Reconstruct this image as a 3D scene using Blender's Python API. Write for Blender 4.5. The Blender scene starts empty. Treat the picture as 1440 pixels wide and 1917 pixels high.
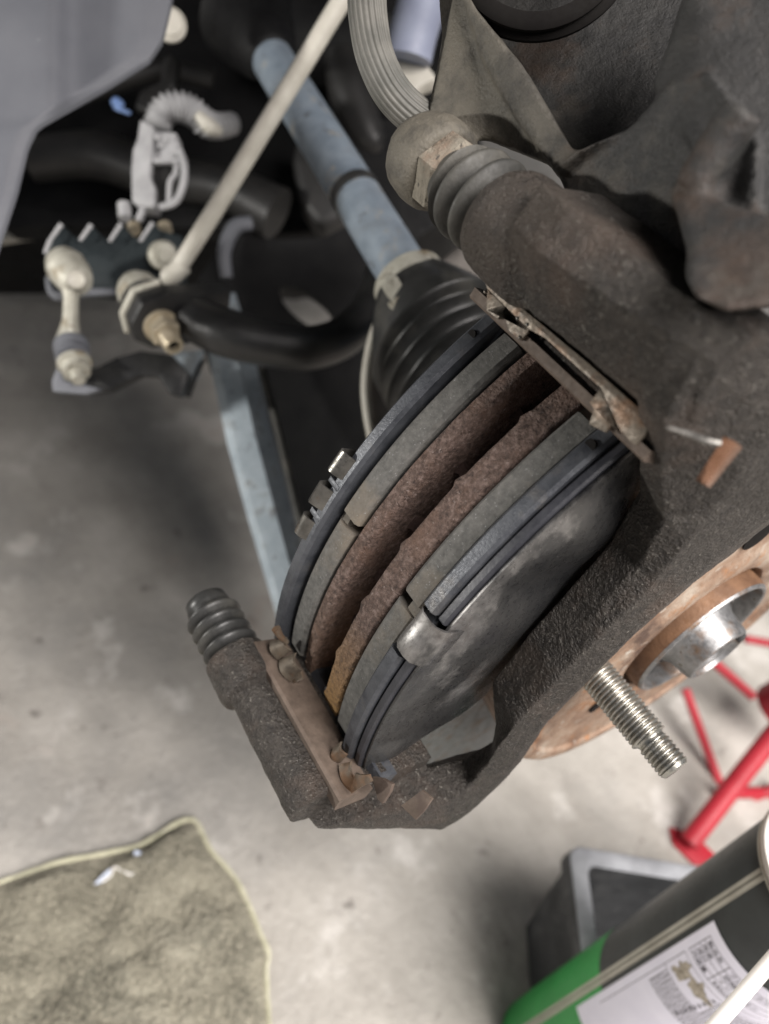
import bpy, bmesh, math, random
from mathutils import Vector, Matrix, noise, geometry
random.seed(4)
V3 = Vector
# ------------------------------------------------------------------ frames
# Everything is measured in millimetres from the lens in the frame x right, y up, z back,
# then turned into a world with the floor at z = 0 and x pointing out of the wheel.
FPX, PX, PY = 1450.0, 720.0, 958.5
th, ph = math.radians(59.1), math.radians(53.0)
A = V3((math.sin(th)*math.cos(ph), -math.sin(th)*math.sin(ph), math.cos(th)))
U = (V3((0,0,1)) - A*A.z).normalized()
Vv = U.cross(A)
C0 = V3((85.95, -6.29, -313.21))              # wheel axis where it meets the inboard rotor face
fc = math.radians(-33)
N = math.cos(fc)*U + math.sin(fc)*Vv           # radial direction through the middle of the pads
T = -math.sin(fc)*U + math.cos(fc)*Vv          # along the pads
tW = math.radians(38)
W = math.cos(tW)*U + math.sin(tW)*Vv           # up
FW = W.cross(A)
HC = 560.0                                     # lens above the floor
ROT = Matrix((A, FW, W))
def tw(p): return (ROT @ p + V3((0, 0, HC)))*0.001
def ray(x, y): return V3(((x-PX)/FPX, -(y-PY)/FPX, -1.0))
def D(x, y, d): return ray(x, y)*d
def LN(a, n, t): return C0 + a*A + n*N + t*T
def LR(a, r, deg):
    q = math.radians(deg); return C0 + a*A + r*(math.cos(q)*U + math.sin(q)*Vv)
def onp(x, y, ax, val):
    d = ray(x, y); return d*((C0.dot(ax)+val)/d.dot(ax))
def PA(x, y, a): return onp(x, y, A, a)
def PN(x, y, n): return onp(x, y, N, n)
def PT(x, y, t): return onp(x, y, T, t)
def FL(x, y, h=0.0):
    d = ray(x, y); return d*((h-HC)/d.dot(W))
# ------------------------------------------------------------------ camera, world, lamps
sc = bpy.context.scene
cam = bpy.data.cameras.new('camera'); co = bpy.data.objects.new('camera', cam)
sc.collection.objects.link(co); sc.camera = co
cam.sensor_fit = 'HORIZONTAL'; cam.sensor_width = 36; cam.lens = 36*FPX/1440
cam.clip_start = 0.01; cam.clip_end = 60
co.matrix_world = Matrix.Translation((0,0,HC*.001)) @ ROT.to_4x4()
cam.dof.use_dof = True; cam.dof.focus_distance = 0.212; cam.dof.aperture_fstop = 11.5
w = bpy.data.worlds.new('World'); sc.world = w; w.use_nodes = True
bgn = w.node_tree.nodes['Background']
bgn.inputs[0].default_value = (0.72, 0.83, 1.0, 1); bgn.inputs[1].default_value = 0.125
def lamp(name, pos, target, size, power, col, sy=None):
    l = bpy.data.lights.new(name, 'AREA'); l.energy = power; l.color = col; l.size = size
    if sy: l.shape = 'RECTANGLE'; l.size_y = sy
    o = bpy.data.objects.new(name, l); sc.collection.objects.link(o)
    p, t = tw(pos), tw(target); o.location = p
    o.rotation_euler = (t-p).to_track_quat('-Z', 'Y').to_euler(); return o
wl_ = bpy.data.lights.new('work_lamp', 'SPOT'); wl_.energy = 14.5; wl_.color = (1.0, .97, .92); wl_.shadow_soft_size = .022
wl_.spot_size = math.radians(80); wl_.spot_blend = .6
wo = bpy.data.objects.new('work_lamp', wl_); sc.collection.objects.link(wo); p_, t_ = tw(V3((-640, 100, -120))), tw(V3((60, 150, -260)))
wo.location = p_; wo.rotation_euler = (t_-p_).to_track_quat('-Z', 'Y').to_euler()
lamp('door_light', A*1500 + W*2000 + FW*250, V3((100, -200, -450)), 1.6, 245, (1.0, .945, .915), 2.4)
sc.view_settings.view_transform = 'Standard'; sc.view_settings.look = 'None'
sc.view_settings.exposure = 0.0; sc.view_settings.gamma = 1.0
# ------------------------------------------------------------------ materials
def node(nt, t, **kw):
    n = nt.nodes.new(t)
    for k, v in kw.items():
        if k in n.inputs.keys() if isinstance(k, str) else False: n.inputs[k].default_value = v
        else: setattr(n, k, v)
    return n
def rgba(c): return (c[0], c[1], c[2], 1)
def mat(name, cols, sc_=120, rough=.7, rvar=.15, metal=0.0, bump=.5, bsc=900, dist=.0004, spec=.4,
        over=None, stretch=None, coat=0, bump2=None, attr=None):
    """cols: ramp stops (pos, colour). over: list of (scale, lo, hi, colour) patches by noise."""
    m = bpy.data.materials.new(name); m.use_nodes = True; nt = m.node_tree; L = nt.links
    b = nt.nodes['Principled BSDF']
    tc = node(nt, 'ShaderNodeTexCoord'); mp = node(nt, 'ShaderNodeMapping')
    L.new(tc.outputs['Object'], mp.inputs[0])
    if stretch: mp.inputs['Scale'].default_value = stretch
    n1 = node(nt, 'ShaderNodeTexNoise'); n1.inputs['Scale'].default_value = sc_
    n1.inputs['Detail'].default_value = 9; n1.inputs['Roughness'].default_value = .62
    L.new(mp.outputs[0], n1.inputs['Vector'])
    r = node(nt, 'ShaderNodeValToRGB'); e = r.color_ramp.elements
    for i, (p, c) in enumerate(cols):
        if i < 2: el = e[i]; el.position = p
        else: el = e.new(p)
        el.color = rgba(c)
    L.new(n1.outputs['Fac'], r.inputs[0]); col = r.outputs[0]
    for (s, lo, hi, c) in (over or []):
        n2 = node(nt, 'ShaderNodeTexNoise'); n2.inputs['Scale'].default_value = s
        n2.inputs['Detail'].default_value = 7; n2.inputs['Roughness'].default_value = .65
        L.new(mp.outputs[0], n2.inputs['Vector'])
        mr = node(nt, 'ShaderNodeMapRange'); mr.inputs[1].default_value = lo; mr.inputs[2].default_value = hi
        L.new(n2.outputs['Fac'], mr.inputs[0])
        mx = node(nt, 'ShaderNodeMix', data_type='RGBA'); L.new(mr.outputs[0], mx.inputs[0])
        L.new(col, mx.inputs[6]); mx.inputs[7].default_value = rgba(c); col = mx.outputs[2]
    if attr:
        at = node(nt, 'ShaderNodeAttribute'); at.attribute_name = 'wear'
        mm = node(nt, 'ShaderNodeMath', operation='MULTIPLY'); mr = node(nt, 'ShaderNodeMapRange')
        mr.inputs[1].default_value = .2; mr.inputs[2].default_value = .55
        L.new(n1.outputs['Fac'], mr.inputs[0]); L.new(mr.outputs[0], mm.inputs[0])
        L.new(at.outputs['Fac'], mm.inputs[1])
        mx = node(nt, 'ShaderNodeMix', data_type='RGBA'); L.new(mm.outputs[0], mx.inputs[0])
        L.new(col, mx.inputs[6]); mx.inputs[7].default_value = rgba(attr); col = mx.outputs[2]
    L.new(col, b.inputs['Base Color'])
    nb = node(nt, 'ShaderNodeTexNoise'); nb.inputs['Scale'].default_value = bsc
    nb.inputs['Detail'].default_value = 5; nb.inputs['Roughness'].default_value = .6
    L.new(mp.outputs[0], nb.inputs['Vector'])
    rr = node(nt, 'ShaderNodeMapRange'); rr.inputs[1].default_value = .3; rr.inputs[2].default_value = .7
    rr.inputs[3].default_value = max(rough-rvar, .05); rr.inputs[4].default_value = min(rough+rvar, 1)
    L.new(nb.outputs['Fac'], rr.inputs[0]); L.new(rr.outputs[0], b.inputs['Roughness'])
    if bump:
        bp = node(nt, 'ShaderNodeBump'); bp.inputs['Strength'].default_value = bump
        bp.inputs['Distance'].default_value = dist
        L.new(nb.outputs['Fac'], bp.inputs['Height']); last = bp
        if bump2:
            nc = node(nt, 'ShaderNodeTexNoise'); nc.inputs['Scale'].default_value = bump2[0]
            nc.inputs['Detail'].default_value = 3; L.new(mp.outputs[0], nc.inputs['Vector'])
            b2 = node(nt, 'ShaderNodeBump'); b2.inputs['Strength'].default_value = bump2[1]
            b2.inputs['Distance'].default_value = bump2[2]
            L.new(nc.outputs['Fac'], b2.inputs['Height']); L.new(bp.outputs[0], b2.inputs['Normal']); last = b2
        L.new(last.outputs[0], b.inputs['Normal'])
    b.inputs['Metallic'].default_value = metal; b.inputs['Specular IOR Level'].default_value = spec
    if coat: b.inputs['Coat Weight'].default_value = coat; b.inputs['Coat Roughness'].default_value = .25
    return m
M = {}
M['cast'] = mat('cast_iron', [(.3,(.020,.0175,.0155)),(.7,(.055,.048,.041))], 420, .46, .26, .25, 1, 1000, .0016,
                over=[(28,.50,.68,(.075,.055,.043)),(1000,.60,.66,(.17,.16,.14)),(14,.55,.7,(.055,.050,.042))], bump2=(430,.35,.0009))  # finest pale specks put glints off the grain into the colour
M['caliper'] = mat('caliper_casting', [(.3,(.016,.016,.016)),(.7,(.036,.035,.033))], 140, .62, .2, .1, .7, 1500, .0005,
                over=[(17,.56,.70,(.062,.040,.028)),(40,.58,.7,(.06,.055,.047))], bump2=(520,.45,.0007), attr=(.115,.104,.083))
M['cast_dusty'] = mat('dusty_cast_iron', [(.3,(.13,.115,.09)),(.7,(.26,.235,.19))], 200, .85, .1, 0, .9, 1000, .0008,
                over=[(28,.50,.66,(.19,.115,.075)),(520,.60,.66,(.05,.045,.04))], bump2=(300,.5,.0015))
M['cast_brown'] = mat('machined_brown_face', [(.3,(.062,.046,.035)),(.7,(.135,.102,.08))], 200, .7, .1, .1, .3, 900, .0003,
                over=[(60,.55,.7,(.07,.05,.04))])
M['rust'] = mat('rusty_rotor_edge', [(.32,(.038,.025,.021)),(.5,(.105,.070,.056)),(.68,(.20,.145,.125))], 620, .75, .2, .1, 1, 1000, .0014,
                over=[(70,.5,.75,(.13,.078,.055)),(900,.60,.70,(.25,.20,.18))], attr=(.30,.175,.065), bump2=(1700,.6,.0006))
M['rust_dark'] = mat('rusty_vent_wall', [(.3,(.03,.017,.014)),(.7,(.075,.045,.038))], 200, .85, .1, 0, .9, 700, .0008)
M['hat'] = mat('rusty_hat', [(.30,(.15,.085,.055)),(.5,(.30,.205,.145)),(.7,(.46,.40,.33))], 60, .5, .2, .3, .7, 700, .0006,
                over=[(90,.54,.66,(.33,.165,.08)),(34,.52,.64,(.10,.065,.05)),(160,.60,.68,(.5,.46,.40))], bump2=(220,.6,.0008))
M['hatdark'] = mat('rust_brown_recess', [(.3,(.07,.035,.02)),(.7,(.20,.11,.06))], 80, .6, .2, .2, .5, 600, .0004)
M['lining'] = mat('friction_lining', [(.3,(.058,.057,.053)),(.7,(.125,.121,.112))], 500, .75, .15, 0, .6, 1300, .0004,
                over=[(25,.50,.68,(.15,.125,.095)),(1500,.62,.70,(.30,.30,.30))])
M['back'] = mat('painted_backing_plate', [(.3,(.035,.038,.045)),(.7,(.085,.09,.10))], 180, .42, .15, .35, .5, 1500, .0003,
                over=[(60,.55,.7,(.11,.105,.10))])
M['coated'] = mat('black_coated_shim', [(.3,(.018,.019,.023)),(.7,(.04,.041,.048))], 120, .38, .12, .1, .3, 900, .0002)
M['shim'] = mat('greasy_steel_shim', [(.35,(.045,.046,.048)),(.65,(.10,.099,.097))], 70, .33, .12, .75, .18, 900, .0002,
                over=[(19,.52,.64,(.36,.35,.34)),(30,.60,.70,(.24,.20,.165)),(60,.55,.72,(.06,.06,.065)),(1300,.70,.74,(.4,.4,.4))], stretch=(1.5,1.0,.8), bump2=(26,.55,.0026))
M['spring'] = mat('spring_steel', [(.3,(.08,.077,.07)),(.7,(.18,.172,.158))], 150, .38, .15, .8, .3, 900, .0002,
                over=[(90,.54,.68,(.16,.12,.09))])
M['clip'] = mat('rusty_clip', [(.3,(.05,.041,.032)),(.7,(.145,.12,.092))], 220, .5, .2, .4, .5, 900, .0003,
                over=[(70,.5,.62,(.12,.07,.04))])
M['rubber'] = mat('black_rubber', [(.3,(.014,.0145,.014)),(.7,(.032,.032,.031))], 80, .38, .1, 0, .2, 900, .0002, .35,
                over=[(35,.5,.72,(.07,.068,.06))])
M['rubber_dusty'] = mat('dusty_rubber', [(.3,(.022,.022,.020)),(.7,(.058,.056,.049))], 100, .6, .1, 0, .4, 900, .0004,
                over=[(40,.50,.68,(.10,.094,.08))])
M['hose'] = mat('brake_hose_rubber', [(.3,(.07,.07,.062)),(.7,(.14,.135,.12))], 120, .6, .1, 0, .2, 700, .0002)
M['shaft'] = mat('blue_grey_shaft_paint', [(.3,(.14,.175,.215)),(.7,(.27,.32,.37))], 60, .5, .15, .15, .5, 700, .0005,
                over=[(45,.58,.66,(.34,.32,.28)),(150,.60,.68,(.08,.08,.085)),(25,.55,.7,(.18,.20,.22))])
M['arm_blue'] = mat('blue_grey_arm_paint', [(.3,(.27,.32,.36)),(.7,(.44,.50,.54))], 70, .6, .15, 0, .5, 700, .0005, over=[(60,.56,.66,(.24,.25,.25)),(220,.6,.67,(.13,.13,.13))])
M['cream'] = mat('cream_zinc', [(.3,(.27,.26,.215)),(.7,(.50,.485,.42))], 90, .5, .15, .2, .5, 700, .0005,
                over=[(60,.54,.66,(.22,.18,.12)),(200,.58,.66,(.14,.12,.09))])
M['rod'] = mat('cream_grey_rod_paint', [(.3,(.37,.35,.30)),(.7,(.52,.50,.44))], 70, .45, .1, 0, .2, 700, .0002)
M['brass'] = mat('yellowed_zinc_nut', [(.3,(.30,.25,.17)),(.7,(.52,.46,.35))], 90, .4, .15, .5, .3, 700, .0003)
M['black'] = mat('black_chassis_paint', [(.3,(.003,.003,.0035)),(.7,(.010,.010,.010))], 40, .6, .15, 0, .3, 400, .0003, .15)
M['bar'] = mat('black_bar_paint', [(.3,(.008,.008,.009)),(.7,(.02,.02,.019))], 50, .42, .1, 0, .3, 400, .0003)
M['teal'] = mat('dark_teal_bracket', [(.3,(.010,.014,.016)),(.7,(.024,.031,.034))], 50, .45, .1, .2, .2, 400, .0002)
M['liner'] = mat('grey_plastic_liner', [(.3,(.095,.10,.115)),(.7,(.135,.14,.155))], 18, .62, .08, 0, .35, 1500, .0002,
                over=[(300,.72,.76,(.4,.4,.4))])
M['grey'] = mat('grey_plastic_connector', [(.3,(.27,.27,.275)),(.7,(.45,.45,.455))], 60, .5, .1, 0, .2, 500, .0002)
M['greyd'] = mat('dark_grey_plastic', [(.3,(.010,.010,.010)),(.7,(.022,.021,.020))], 60, .5, .1, 0, .2, 500, .0002)
M['steel'] = mat('bright_steel', [(.3,(.15,.15,.15)),(.7,(.34,.34,.34))], 260, .46, .14, .8, .25, 900, .0002,
                over=[(80,.52,.64,(.20,.14,.10)),(260,.6,.68,(.10,.08,.06))])
M['stud'] = mat('plated_stud', [(.3,(.26,.255,.23)),(.7,(.46,.45,.41))], 260, .34, .12, .9, .25, 1200, .0002,
                over=[(300,.6,.7,(.16,.15,.13))])
M['red'] = mat('red_stand_paint', [(.3,(.30,.012,.022)),(.7,(.40,.022,.036))], 20, .5, .08, 0, .2, 200, .0003)
M['tray'] = mat('black_plastic_tray', [(.3,(.02,.021,.022)),(.7,(.045,.046,.048))], 30, .5, .15, 0, .3, 500, .0003,
                over=[(40,.55,.8,(.09,.09,.09))])
M['rim'] = mat('grey_tray_rim', [(.3,(.17,.175,.185)),(.7,(.36,.37,.39))], 50, .5, .15, 0, .3, 500, .0003)  # rim set paler than the tray body
M['canblack'] = mat('black_can_print', [(.3,(.018,.02,.02)),(.7,(.03,.034,.034))], 50, .38, .08, 0, .1, 500, .0001,
                over=[(140,.68,.73,(.3,.3,.3))])
M['cangreen'] = mat('green_can_print', [(.3,(.01,.20,.035)),(.7,(.02,.29,.055))], 30, .38, .08, 0, .1, 500, .0001)
M['seam'] = mat('can_seam_metal', [(.3,(.36,.34,.29)),(.7,(.48,.46,.40))], 60, .4, .1, .5, .1, 500, .0001)
M['white'] = mat('white_plastic', [(.3,(.78,.76,.72)),(.7,(.86,.84,.80))], 30, .4, .1, 0, .1, 400, .0001)
M['paper'] = mat('white_paper_label', [(.3,(.62,.60,.68)),(.7,(.70,.68,.75))], 60, .6, .1, 0, .1, 500, .0001)
M['stain'] = mat('brown_grease_stain', [(.35,(.10,.08,.05)),(.6,(.42,.37,.30))], 450, .5, .1, 0, .2, 900, .0001)
M['ink'] = mat('label_ink', [(.3,(.06,.055,.06)),(.7,(.11,.10,.11))], 200, .6, .1, 0, 0)
M['towel'] = mat('soiled_terry', [(.28,(.13,.125,.092)),(.5,(.33,.31,.24)),(.72,(.50,.475,.38))], 30, .95, .05, 0, 1, 800, .002,
                over=[(16,.52,.62,(.15,.145,.11)),(420,.45,.66,(.40,.37,.29)),(700,.55,.65,(.12,.11,.085))], bump2=(350,1,.003))
M['hem'] = mat('yellow_hem', [(.3,(.36,.35,.24)),(.7,(.58,.56,.42))], 110, .9, .05, 0, .8, 700, .001)
M['tag'] = mat('pale_blue_tag', [(.3,(.55,.63,.78)),(.7,(.70,.76,.86))], 60, .7, .05, 0, .1, 700, .0002)
M['floor'] = mat('concrete', [(.25,(.24,.225,.20)),(.5,(.37,.35,.315)),(.75,(.50,.475,.435))], 11.0, .62, .14, 0, .8, 160, .0022,
                over=[(4.5,.48,.64,(.27,.26,.24)),(42,.62,.70,(.17,.155,.14)),(14,.56,.68,(.54,.52,.485)),(160,.64,.70,(.20,.185,.17)),(7,.60,.70,(.33,.28,.24))], bump2=(700,.5,.0009))
M['wall'] = mat('painted_garage_wall', [(.3,(.55,.55,.55)),(.7,(.65,.65,.64))], 3, .8, .05, 0, .2, 60, .001)
M['casegrey'] = mat('dull_grey_casting', [(.3,(.16,.145,.13)),(.7,(.27,.25,.23))], 40, .6, .1, .1, .3, 400, .0003)
M['hole'] = mat('dark_cavity', [(.3,(.006,.005,.005)),(.7,(.012,.011,.010))], 50, .8, .1, 0, 0, spec=.1)
# ------------------------------------------------------------------ object helpers
COL = sc.collection
def thing(name, label, cat, p, group=None):
    o = bpy.data.objects.new(name, None); o.empty_display_size = .01; COL.objects.link(o)
    o.location = tw(p); o['label'] = label; o['category'] = cat
    if group: o['group'] = group
    return o
def origin(parent):
    o = V3((0,0,0)); q = parent
    while q: o = o + q.location; q = q.parent
    return o
def finish(name, bm, m, parent=None, smooth=40, sub=0, label=None):
    """bm in lens millimetres -> one mesh object in world metres."""
    o0 = origin(parent) if parent else V3((0,0,0))
    for v in bm.verts: v.co = tw(v.co) - o0
    bmesh.ops.recalc_face_normals(bm, faces=bm.faces[:])
    me = bpy.data.meshes.new(name); bm.to_mesh(me); bm.free()
    me.materials.append(M[m] if isinstance(m, str) else m)
    if smooth:
        me.shade_smooth()
        if smooth < 180: me.set_sharp_from_angle(angle=math.radians(smooth))
    o = bpy.data.objects.new(name, me); COL.objects.link(o)
    if parent: o.parent = parent
    if label: o['label'] = label
    return o
def modify(o, voxel=None, sm=None, disp=None, subs=None):
    """apply modifiers in place without operators"""
    if subs: md = o.modifiers.new('s','SUBSURF'); md.levels = subs; md.render_levels = subs
    if voxel: md = o.modifiers.new('r','REMESH'); md.mode = 'VOXEL'; md.voxel_size = voxel*.001
    if sm: md = o.modifiers.new('c','SMOOTH'); md.factor = .5; md.iterations = sm
    dg = bpy.context.evaluated_depsgraph_get(); dg.update()
    me = bpy.data.meshes.new_from_object(o.evaluated_get(dg))
    o.modifiers.clear(); old = o.data; o.data = me; bpy.data.meshes.remove(old); me.name = o.name
    if disp:
        me.update(); nr = [v.normal.copy() for v in me.vertices]
        for v, n_ in zip(me.vertices, nr):
            d = 0
            for (s, amp) in disp: d += noise.noise(v.co*s)*amp
            v.co += n_*(d*.001)
    me.shade_smooth(); me.update(); return o
def dup(o, parent=None):
    c = o.copy(); COL.objects.link(c); c.parent = parent if parent else o.parent; return c
def addring(bm, pts): return [bm.verts.new(p) for p in pts]
def bridge(bm, r0, r1, closed=True):
    n = len(r0)
    for i in range(n if closed else n-1):
        j = (i+1) % n; bm.faces.new((r0[i], r0[j], r1[j], r1[i]))
def perp(ax):
    x = ax.cross(V3((0,0,1)));
    if x.length < .1: x = ax.cross(V3((1,0,0)))
    x.normalize(); return x, ax.cross(x).normalized()
def lathe(bm, o, ax, prof, seg=48, cap=True, a0=0, a1=360, mod=None):
    ax = ax.normalized(); x, y = perp(ax); rings = []
    full = abs(a1-a0-360) < 1e-6
    for k, (h, r) in enumerate(prof):
        pts = []
        for i in range(seg if full else seg+1):
            q = math.radians(a0 + (a1-a0)*i/seg); rr = r*(mod(k, q) if mod else 1)
            pts.append(o + ax*h + (x*math.cos(q)+y*math.sin(q))*rr)
        rings.append(addring(bm, pts))
    for p, q in zip(rings, rings[1:]): bridge(bm, p, q, full)
    if cap and full:
        if prof[0][1] > 1e-3: bm.faces.new(rings[0])
        if prof[-1][1] > 1e-3: bm.faces.new(rings[-1])
    return rings
def tube(bm, pts, rad, seg=20, mod=None, flat=None, cap=True, up=None, res=1):
    """smooth tube through pts (Catmull-Rom when res > 1)"""
    if not isinstance(rad, (list, tuple)): rad = [rad]*len(pts)
    P, R = [], []
    if res > 1:
        for i in range(len(pts)-1):
            p0, p1, p2, p3 = pts[max(i-1,0)], pts[i], pts[i+1], pts[min(i+2,len(pts)-1)]
            for k in range(res):
                t = k/res
                P.append(.5*((2*p1)+(p2-p0)*t+(2*p0-5*p1+4*p2-p3)*t*t+(3*p1-p0-3*p2+p3)*t**3))
                R.append(rad[i]+(rad[i+1]-rad[i])*t)
        P.append(pts[-1]); R.append(rad[-1])
    else: P, R = list(pts), list(rad)
    rings = []; x = None
    for i, p in enumerate(P):
        d = (P[min(i+1,len(P)-1)]-P[max(i-1,0)]).normalized()
        if x is None: x = (up - d*up.dot(d)).normalized() if up else perp(d)[0]
        x = (x - d*x.dot(d)).normalized(); y = d.cross(x)
        ring = []
        for k in range(seg):
            q = 2*math.pi*k/seg; m_ = mod(i/(len(P)-1), q) if mod else 1
            f = flat if flat else 1
            ring.append(p + x*(math.cos(q)*R[i]*m_) + y*(math.sin(q)*R[i]*m_*f))
        rings.append(addring(bm, ring))
    for a_, b_ in zip(rings, rings[1:]): bridge(bm, a_, b_)
    if cap: bm.faces.new(rings[0]); bm.faces.new(rings[-1])
    return rings
def prism(bm, pts, off, bev=0, holes=None, segs=2):
    """polygon (front) pushed by the vector off; bevelled"""
    if holes:
        loops = [pts]+holes; flat = [p for l in loops for p in l]
        tris = geometry.tessellate_polygon(loops)
        f = addring(bm, flat); b = addring(bm, [p+off for p in flat])
        for t in tris: bm.faces.new([f[i] for i in t]); bm.faces.new([b[i] for i in reversed(t)])
        k = 0
        for l in loops:
            n = len(l)
            for i in range(n):
                j = (i+1) % n; bm.faces.new((f[k+i], f[k+j], b[k+j], b[k+i]))
            k += n
        return
    f = addring(bm, pts); b = addring(bm, [p+off for p in pts]); fs = [bm.faces.new(f), bm.faces.new(b)]
    bridge(bm, f, b)
    bmesh.ops.recalc_face_normals(bm, faces=bm.faces[:])
    if bev:
        vs = set(f+b); ed = [e for e in bm.edges if e.verts[0] in vs and e.verts[1] in vs]
        bmesh.ops.bevel(bm, geom=ed, offset=bev, segments=segs, affect='EDGES', profile=.6)
def box(bm, c, ex, ey, ez, bev=0):
    """box from centre and three half-extent vectors"""
    pts = [c-ex-ey-ez, c+ex-ey-ez, c+ex+ey-ez, c-ex+ey-ez]; prism(bm, pts, ez*2, bev)
def loft(bm, rings, cap=True, closed=True):
    rs = [addring(bm, r) for r in rings]
    for a_, b_ in zip(rs, rs[1:]): bridge(bm, a_, b_, closed)
    if cap and closed: bm.faces.new(rs[0]); bm.faces.new(rs[-1])
    return rs
def resample(pts, n):
    L = [0]
    for p, q in zip(pts, pts[1:]): L.append(L[-1]+(V3(q)-V3(p)).length)
    out = []; j = 0
    for i in range(n):
        s = L[-1]*i/(n-1)
        while j < len(pts)-2 and L[j+1] < s: j += 1
        f = (s-L[j])/max(L[j+1]-L[j], 1e-9); out.append(V3(pts[j]).lerp(V3(pts[j+1]), min(f, 1)))
    return out
def smooth_poly(pts, k=2):
    for _ in range(k):
        q = [pts[0]]
        for a_, b_ in zip(pts, pts[1:]): q += [a_.lerp(b_, .25), a_.lerp(b_, .75)]
        q.append(pts[-1]); pts = q
    return pts
def sheet(bm, rows, thick):
    """closed sheet through a grid of points, thickened by the vector thick"""
    f = [addring(bm, r) for r in rows]; b = [addring(bm, [p+thick for p in r]) for r in rows]
    for a_, b_ in zip(f, f[1:]): bridge(bm, a_, b_, False)
    for a_, b_ in zip(b, b[1:]): bridge(bm, a_, b_, False)
    bridge(bm, f[0], b[0], False); bridge(bm, f[-1], b[-1], False)
    for i in range(len(f)-1):
        bm.faces.new((f[i][0], f[i+1][0], b[i+1][0], b[i][0]))
        bm.faces.new((f[i][-1], f[i+1][-1], b[i+1][-1], b[i][-1]))
def sector(bm, a0, a1, r0, r1, p0, p1, n=60, ch=0):
    """annular sector in wheel coordinates, ch chamfers the outer edges"""
    rings = []
    for i in range(n+1):
        q = p0+(p1-p0)*i/n
        if ch: sec = [(a0,r0),(a1,r0),(a1,r1-ch),(a1-ch,r1),(a0+ch,r1),(a0,r1-ch)]
        else: sec = [(a0,r0),(a1,r0),(a1,r1),(a0,r1)]
        rings.append([LR(a, r, q) for a, r in sec])
    loft(bm, rings)
NB = bmesh.new
# ================================================================== SETTING
bm = NB(); o_ = FL(720, 958); e = 12000
f = addring(bm, [V3(o_)+A*sx*e+FW*sy*e for sx, sy in ((-1,-1),(1,-1),(1,1),(-1,1))]); bm.faces.new(f)
fl = finish('concrete_floor', bm, 'floor', smooth=0); fl['kind'] = 'structure'
bm = NB(); c = FL(720,958) - A*2600
box(bm, c+W*1300, A*60, FW*3500, W*1300)
wl = finish('garage_wall', bm, 'wall', smooth=0); wl['kind'] = 'structure'
# ================================================================== CAR BODY over the wheel (above the frame; shades what is under the car)
cy = thing('unseen_car_body', 'dark underside and wing of the lifted car, unseen above the frame, added to shade the floor', 'car', LR(0,0,0)+W*420)
def WP(a, f_, z): return LR(a,0,0) + FW*f_ + W*z
bm = NB(); arch = [WP(100, 430*math.cos(math.radians(q)), 230+330*math.sin(math.radians(q))) for q in range(0, 181, 12)]
prism(bm, [WP(100,900,230)]+[WP(100,900,760),WP(100,-620,760),WP(100,-560,230)]+arch[::-1], -A*40, 4)
finish('wing_panel', bm, 'canblack', cy, smooth=40)
bm = NB(); rows = [[WP(a, 430*math.cos(math.radians(q)), 230+335*math.sin(math.radians(q))) for a in (98,-60,-300)] for q in range(0, 181, 9)]
sheet(bm, rows, W*4); finish('wheelhouse', bm, 'black', cy, smooth=60)
bm = NB(); box(bm, WP(-1050,250,620), A*720, FW*700, W*100, 10); finish('floor_pan', bm, 'black', cy, smooth=40)
# ================================================================== BRAKE ROTOR
rt = thing('brake_rotor', 'rusty vented brake disc clamped between the two pads, in the middle of the picture', 'brake disc', LR(22.5,0,0))
def plate(name, a0, a1, inner_m):
    bm = NB(); n = 540
    lay = bm.verts.layers.float.new('wear')
    prof = [(a0,60),(a1,60),(a1,131.6),(a1-.8,132.9)] + [(a1-.8+(a0-a1+1.6)*k/9,132.9) for k in range(1,9)] + [(a0+.8,132.9),(a0,131.6)]
    rings = []
    for i in range(n):
        q = 360*i/n; ring = []
        for (a, r) in prof:
            if r > 120:
                p = LR(a, r, q); d = noise.noise(p*.45)*.14+noise.noise(p*1.6)*.13+noise.noise(p*.1)*.12
                if inner_m and abs(a-a0) < .9:      # cast lumps where the vanes meet the vented edge
                    dq = min(abs(((q-(-9.8-10*k)+180) % 360)-180) for k in range(36))
                    a -= 1.15*math.exp(-(dq/.6)**2) + .10*noise.noise(p*.22) + .10*noise.noise(p*.9)
                if not inner_m and abs(a-a1) < .9: a += .12*noise.noise(p*.25) + .12*noise.noise(p*.9)
                r += d
            v = bm.verts.new(LR(a, r, q)); qq = ((q+180) % 360)-180
            v[lay] = max(0, min(1, (-42-qq)/18)) * (1 if inner_m else .12) if -75 < qq < -30 else 0
            ring.append(v)
        rings.append(ring)
    for i in range(n): bridge(bm, rings[i], rings[(i+1) % n])
    return finish(name, bm, 'rust', rt, smooth=60)
plate('outboard_plate', 14.0, 22.5, True)
plate('inboard_plate', 0.0, 5.2, False)
def sector_v(name, q, m, parent):
    bm = NB(); dq = .75
    sec = [[LR(a, r, q+s*dq*60/r*1.6) for (a, s) in ((5.1,-1.6),(7,-1),(12.5,-1),(14.1,-1.6),(14.1,1.6),(12.5,1),(7,1),(5.1,1.6))] for r in (66,95,119,122)]
    loft(bm, sec); return finish(name, bm, m, parent, smooth=60)
bm = NB(); lathe(bm, C0, A, [(22.45,80.5),(22.6,81),(22.62,130.6),(22.45,131)], 300, cap=False); finish('swept_face', bm, 'steel', rt)
for k in range(36): sector_v('cooling_vane', -9.8-10*k, 'rust_dark', rt)
bm = NB()
lathe(bm, C0, A, [(6,62),(6,66.5),(22,68),(26,74),(28,78),(48,80.2),(52.4,79.6),(54.2,77.6),(54.5,75.5),(54.2,73),(53.0,71.8),(52.8,66),(52.8,44),(53.6,42),(54.2,40),(54.2,34),(53.4,32.2),(50,30.8),(46,30.8),(46,60)], 160, cap=False)
hat = finish('hat', bm, 'hat', rt, smooth=35)
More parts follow.
